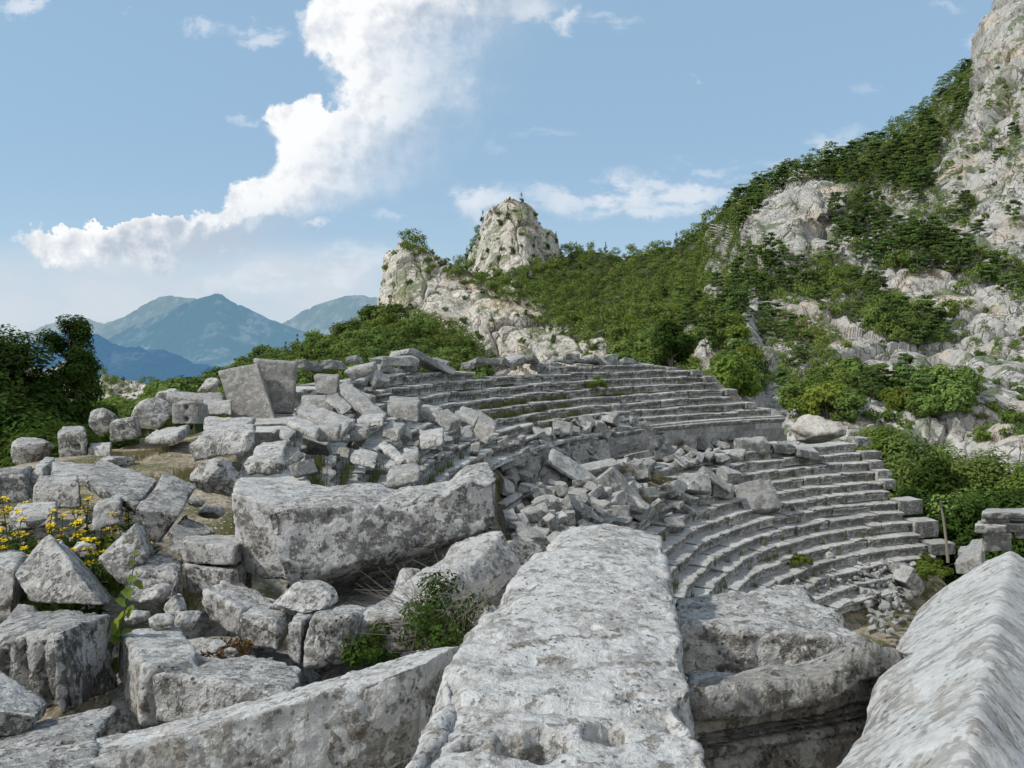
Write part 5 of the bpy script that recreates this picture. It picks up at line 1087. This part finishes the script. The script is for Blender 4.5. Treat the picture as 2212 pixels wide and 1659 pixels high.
near_tree('juniper_tree', 'dense dark juniper rising above the far end of the upper seating', P(1450, 815, 50), 3.0, 3.4, .3, 26, 5200, .12, 400, 'oak_dark')
near_tree('oak_tree', 'yellow-green tree just right of the dark juniper', P(1580, 860, 58), 3.8, 2.8, .2, 22, 4500, .16, 401, 'oak_bright')
# ------------------------------------------------------------------ light and sky
SUN_EL, SUN_AZ = R(44), R(-100)          # azimuth clockwise from the view direction (+Y): from the left, a little behind
sun = bpy.data.lights.new('sun', 'SUN'); sun.energy = 3.5; sun.angle = R(2.5); sun.color = (1., .95, .86)
so_ = obj('sun', sun)
sd = Vector((math.sin(SUN_AZ) * math.cos(SUN_EL), math.cos(SUN_AZ) * math.cos(SUN_EL), math.sin(SUN_EL)))
so_.rotation_euler = sd.to_track_quat('Z', 'Y').to_euler()
W = bpy.data.worlds.new('World'); bpy.context.scene.world = W; W.use_nodes = True
class NW(N):
    def __init__(s): s.t = W.node_tree; s.t.nodes.clear(); s.out = s.t.nodes.new('ShaderNodeOutputWorld')
n = NW()
def _n2(vec, sc, det=4, rough=.55, dist=0., col=False):
    x = n.t.nodes.new('ShaderNodeTexNoise'); x.noise_dimensions = '2D'; n.put(x.inputs['Vector'], vec)
    x.inputs['Scale'].default_value = sc; x.inputs['Detail'].default_value = det; x.inputs['Roughness'].default_value = rough
    return x.outputs['Color' if col else 'Fac']
def _v2(vec, sc, feature='F1'):
    x = n.t.nodes.new('ShaderNodeTexVoronoi'); x.voronoi_dimensions = '2D'; x.feature = feature; n.put(x.inputs['Vector'], vec); x.inputs['Scale'].default_value = sc
    return x.outputs['Distance']
sky = n.n('ShaderNodeTexSky'); sky.sky_type = 'NISHITA'; sky.sun_disc = False
sky.sun_elevation = SUN_EL; sky.sun_rotation = SUN_AZ % (2 * math.pi); sky.altitude = 900; sky.air_density = 1.; sky.dust_density = 1.2; sky.ozone_density = 1.
gen = n.n('ShaderNodeTexCoord').outputs['Generated']
sp = n.n('ShaderNodeSeparateXYZ'); n.put(sp.inputs[0], gen); X, Y, Z = sp.outputs
Yc = n.math('MAXIMUM', Y, .05)
U = n.math('DIVIDE', X, Yc); V = n.math('DIVIDE', Z, Yc)
def UVof(u, v):
    r = ray(u, v); return r[0] / r[1], r[2] / r[1]
cmb = n.n('ShaderNodeCombineXYZ'); n.put(cmb.inputs[0], U); n.put(cmb.inputs[1], V); uv = cmb.outputs[0]
def fcurve(x, pts, x0, x1, y0, y1):
    fc = n.n('ShaderNodeFloatCurve'); cv = fc.mapping; c = cv.curves[0]
    pts = sorted(((a - x0) / (x1 - x0), (b - y0) / (y1 - y0)) for a, b in pts)
    while len(c.points) < len(pts): c.points.new(.5, .5)
    for p_, (a, b) in zip(c.points, pts): p_.location = (min(1, max(0, a)), min(1, max(0, b))); p_.handle_type = 'VECTOR'
    cv.use_clip = False; cv.update()
    n.put(fc.inputs['Value'], n.math('DIVIDE', n.math('SUBTRACT', x, x0), x1 - x0))
    return n.math('ADD', n.math('MULTIPLY', fc.outputs[0], y1 - y0), y0)
# billowing warp of the cloud outline
n1 = _n2(uv, 9, 6, .6, col=True); n2 = _n2(uv, 30, 4, .6, col=True)
wv = n.vm('ADD', n.vm('SCALE', n.vm('SUBTRACT', n1, (.5, .5, .5)), .075), n.vm('SCALE', n.vm('SUBTRACT', n2, (.5, .5, .5)), .03))
bil = _v2(n.vm('ADD', uv, n.vm('SCALE', wv, .5)), 26)
wuv = n.vm('ADD', uv, wv); s2 = n.n('ShaderNodeSeparateXYZ'); n.put(s2.inputs[0], wuv); Uw, Vw = s2.outputs[0], s2.outputs[1]
def layer(left, right, top, bot, soft_l=.02, soft_r=.24, soft_b=.02, push=.02):
    """coverage of a cloud bounded left and right as functions of height"""
    L = [UVof(u, v)[::-1] for u, v in left]; Rr = [UVof(u, v)[::-1] for u, v in right]
    v0 = UVof(1106, bot)[1]; v1 = UVof(1106, top)[1]
    lu = fcurve(Vw, L, v0, v1, -.8, .6); ru = fcurve(Vw, Rr, v0, v1, -.8, .6)
    dl = n.math('ADD', n.math('SUBTRACT', Uw, lu), n.math('MULTIPLY', n.math('SUBTRACT', .35, bil), push)); dr = n.math('SUBTRACT', ru, Uw)
    m = n.math('MULTIPLY', n.ramp(dl, 0, soft_l), n.ramp(dr, -.02, soft_r))
    m = n.math('MULTIPLY', m, n.ramp(Vw, v0, v0 + soft_b))
    return m, dl, dr
left = [(700,-60),(680,0),(648,35),(645,75),(655,100),(688,145),(700,180),(712,215),(716,240),(706,250),(640,252),(600,262),(572,285),(580,320),(560,355),(545,390),(480,420),(430,450),(380,470),(150,480),(60,496),(15,512),(18,540),(60,560),(90,575),(140,588),(300,596)]
right = [(1400,-60),(1290,0),(1220,50),(1150,90),(1120,130),(1130,180),(1110,225),(1050,270),(1010,320),(980,370),(930,410),(860,445),(760,480),(740,500),(680,535),(600,556),(470,575),(330,588),(230,596),(210,599)]
m1, dl, dr = layer(left, right, -60, 600)
# rounded second tower left of the main column
c0 = UVof(650, 262); tw = n.vm('LENGTH', n.vm('MULTIPLY', n.vm('SUBTRACT', wuv, (c0[0], c0[1], 0)), (1., 1.15, 0)))
mt = n.ramp(n.math('ADD', tw, n.math('MULTIPLY', bil, .012)), .044, .036)
m1 = n.math('MAXIMUM', m1, mt)
# relief inside the cloud: difference of the billow field toward the sun
def field(off):
    q = n.vm('ADD', uv, off); return n.math('ADD', _n2(q, 11, 7, .6), n.math('MULTIPLY', _n2(q, 4, 3, .5), .7))
rel = n.math('SUBTRACT', field((0, 0, 0)), field((-.010, .010, 0)))
shade = n.math('ADD', n.ramp(dl, .02, .30), n.math('MULTIPLY', rel, -3.2))
low = n.ramp(V, UVof(0, 440)[1], UVof(0, 590)[1])
shade = n.math('ADD', shade, n.math('MULTIPLY', low, .45), clamp=True)
ccol = n.mix(shade, (.98, .99, 1.0), (.52, .59, .69))
# thin flat clouds and wisps, placed by direction
def puff(u, v, su, sv, a, sc=14., th=.42, st=3.):
    c = UVof(u, v); q = n.vm('MULTIPLY', n.vm('SUBTRACT', wuv, (c[0], c[1], 0)), (F / su, F / sv, 0))
    g = n.ramp(n.vm('LENGTH', q), 1.25, .15)
    return n.math('MULTIPLY', g, a)
nz = _n2(n.vm('MULTIPLY', uv, (1, 2.6, 0)), 13, 8, .62)
wisp = None
for a in [(1225,38,48,26,.9),(1320,45,60,22,.4),(1140,20,80,45,.9),(560,75,85,26,.75),(440,60,40,20,.6),(395,52,22,12,.4),(60,6,75,26,.9),(290,20,30,26,.3),(525,262,60,14,.45),(1040,432,85,50,1.),(1200,425,100,40,.8),(1350,415,160,54,1.),(1490,420,120,42,.95),(1400,455,220,32,.8),(1530,352,90,20,.45),(1790,305,85,38,.6),(1620,380,80,14,.45),(1700,345,80,20,.4),(780,560,120,40,.5),(560,600,160,40,.5),(1150,300,120,16,.25),(1520,182,34,9,.35),(690,480,55,16,.85),(850,470,60,14,.4),(700,590,90,26,.5),(1890,205,50,16,.3),(2050,12,45,12,.35),(2085,85,40,26,.45),(1010,200,60,60,.35),(980,130,70,70,.4)]:
    g = puff(*a); wisp = g if wisp is None else n.math('MAXIMUM', wisp, g)
wisp = n.math('MULTIPLY', wisp, n.ramp(n.math('ADD', nz, n.math('MULTIPLY', wisp, .28)), .48, .72))
# hazy veil low on the left
v_ = n.math('MULTIPLY', n.ramp(V, UVof(0, 500)[1], UVof(0, 580)[1]), n.ramp(U, UVof(1000, 600)[0], UVof(700, 600)[0]))
veil = n.math('MULTIPLY', v_, n.ramp(_n2(n.vm('MULTIPLY', uv, (1, 2.2, 1)), 7, 6, .6), .2, .7, .5, .95))
front = n.ramp(Y, .1, .3)
hz = n.ramp(V, .28, -.02)
tint = n.mix(n.math('MULTIPLY', hz, .42), (.345, .54, .735), (.62, .73, .81))
bg1 = n.n('ShaderNodeBackground'); n.put(bg1.inputs[0], sky.outputs[0]); bg1.inputs[1].default_value = .13
bg2 = n.n('ShaderNodeBackground'); n.put(bg2.inputs[0], ccol); bg2.inputs[1].default_value = 1.
bg3 = n.n('ShaderNodeBackground'); n.put(bg3.inputs[0], (.66, .72, .79)); bg3.inputs[1].default_value = 1.
def mixs(f, a, b):
    x = n.n('ShaderNodeMixShader'); n.put(x.inputs[0], f); n.t.links.new(a, x.inputs[1]); n.t.links.new(b, x.inputs[2]); return x.outputs[0]
bgt = n.n('ShaderNodeBackground'); n.put(bgt.inputs[0], tint)
bg_fill = n.n('ShaderNodeBackground'); n.put(bg_fill.inputs[0], (.86, .88, .89)); bg_fill.inputs[1].default_value = 1.1
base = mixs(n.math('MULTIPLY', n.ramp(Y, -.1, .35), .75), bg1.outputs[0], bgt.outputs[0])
behind = mixs(n.math('MULTIPLY', n.ramp(N.noise(n, gen, 1.6, 3, .6), .3, .55), n.ramp(Y, .15, -.2)), base, bg_fill.outputs[0])      # unseen patchy white sky added behind the viewer as soft frontal fill
s_ = mixs(n.math('MULTIPLY', veil, .95), base, bg3.outputs[0])
bgw = n.n('ShaderNodeBackground'); n.put(bgw.inputs[0], (.82, .86, .92))
s_ = mixs(n.math('MULTIPLY', wisp, .8), s_, bgw.outputs[0])
s_ = mixs(m1, s_, bg2.outputs[0])
aU = n.math('ABSOLUTE', U)
reg = n.math('MULTIPLY', n.math('MULTIPLY', n.ramp(aU, .95, .85), n.ramp(Y, .12, .2)), n.math('MULTIPLY', n.ramp(V, .66, .58), n.ramp(Z, -.03, -.01)))
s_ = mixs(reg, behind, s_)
n.t.links.new(s_, n.out.inputs['Surface'])
sc_ = bpy.context.scene; sc_.view_settings.view_transform = 'Standard'; sc_.view_settings.look = 'None'; sc_.view_settings.exposure = 0; sc_.view_settings.gamma = 1

cy = sc_.cycles; cy.use_adaptive_sampling = True; cy.adaptive_threshold = .03; cy.max_bounces = 4; cy.diffuse_bounces = 2; cy.glossy_bounces = 1; cy.transmission_bounces = 2; cy.transparent_max_bounces = 2; cy.caustics_reflective = False; cy.caustics_refractive = False
W.cycles.sampling_method = 'MANUAL'; W.cycles.sample_map_resolution = 512
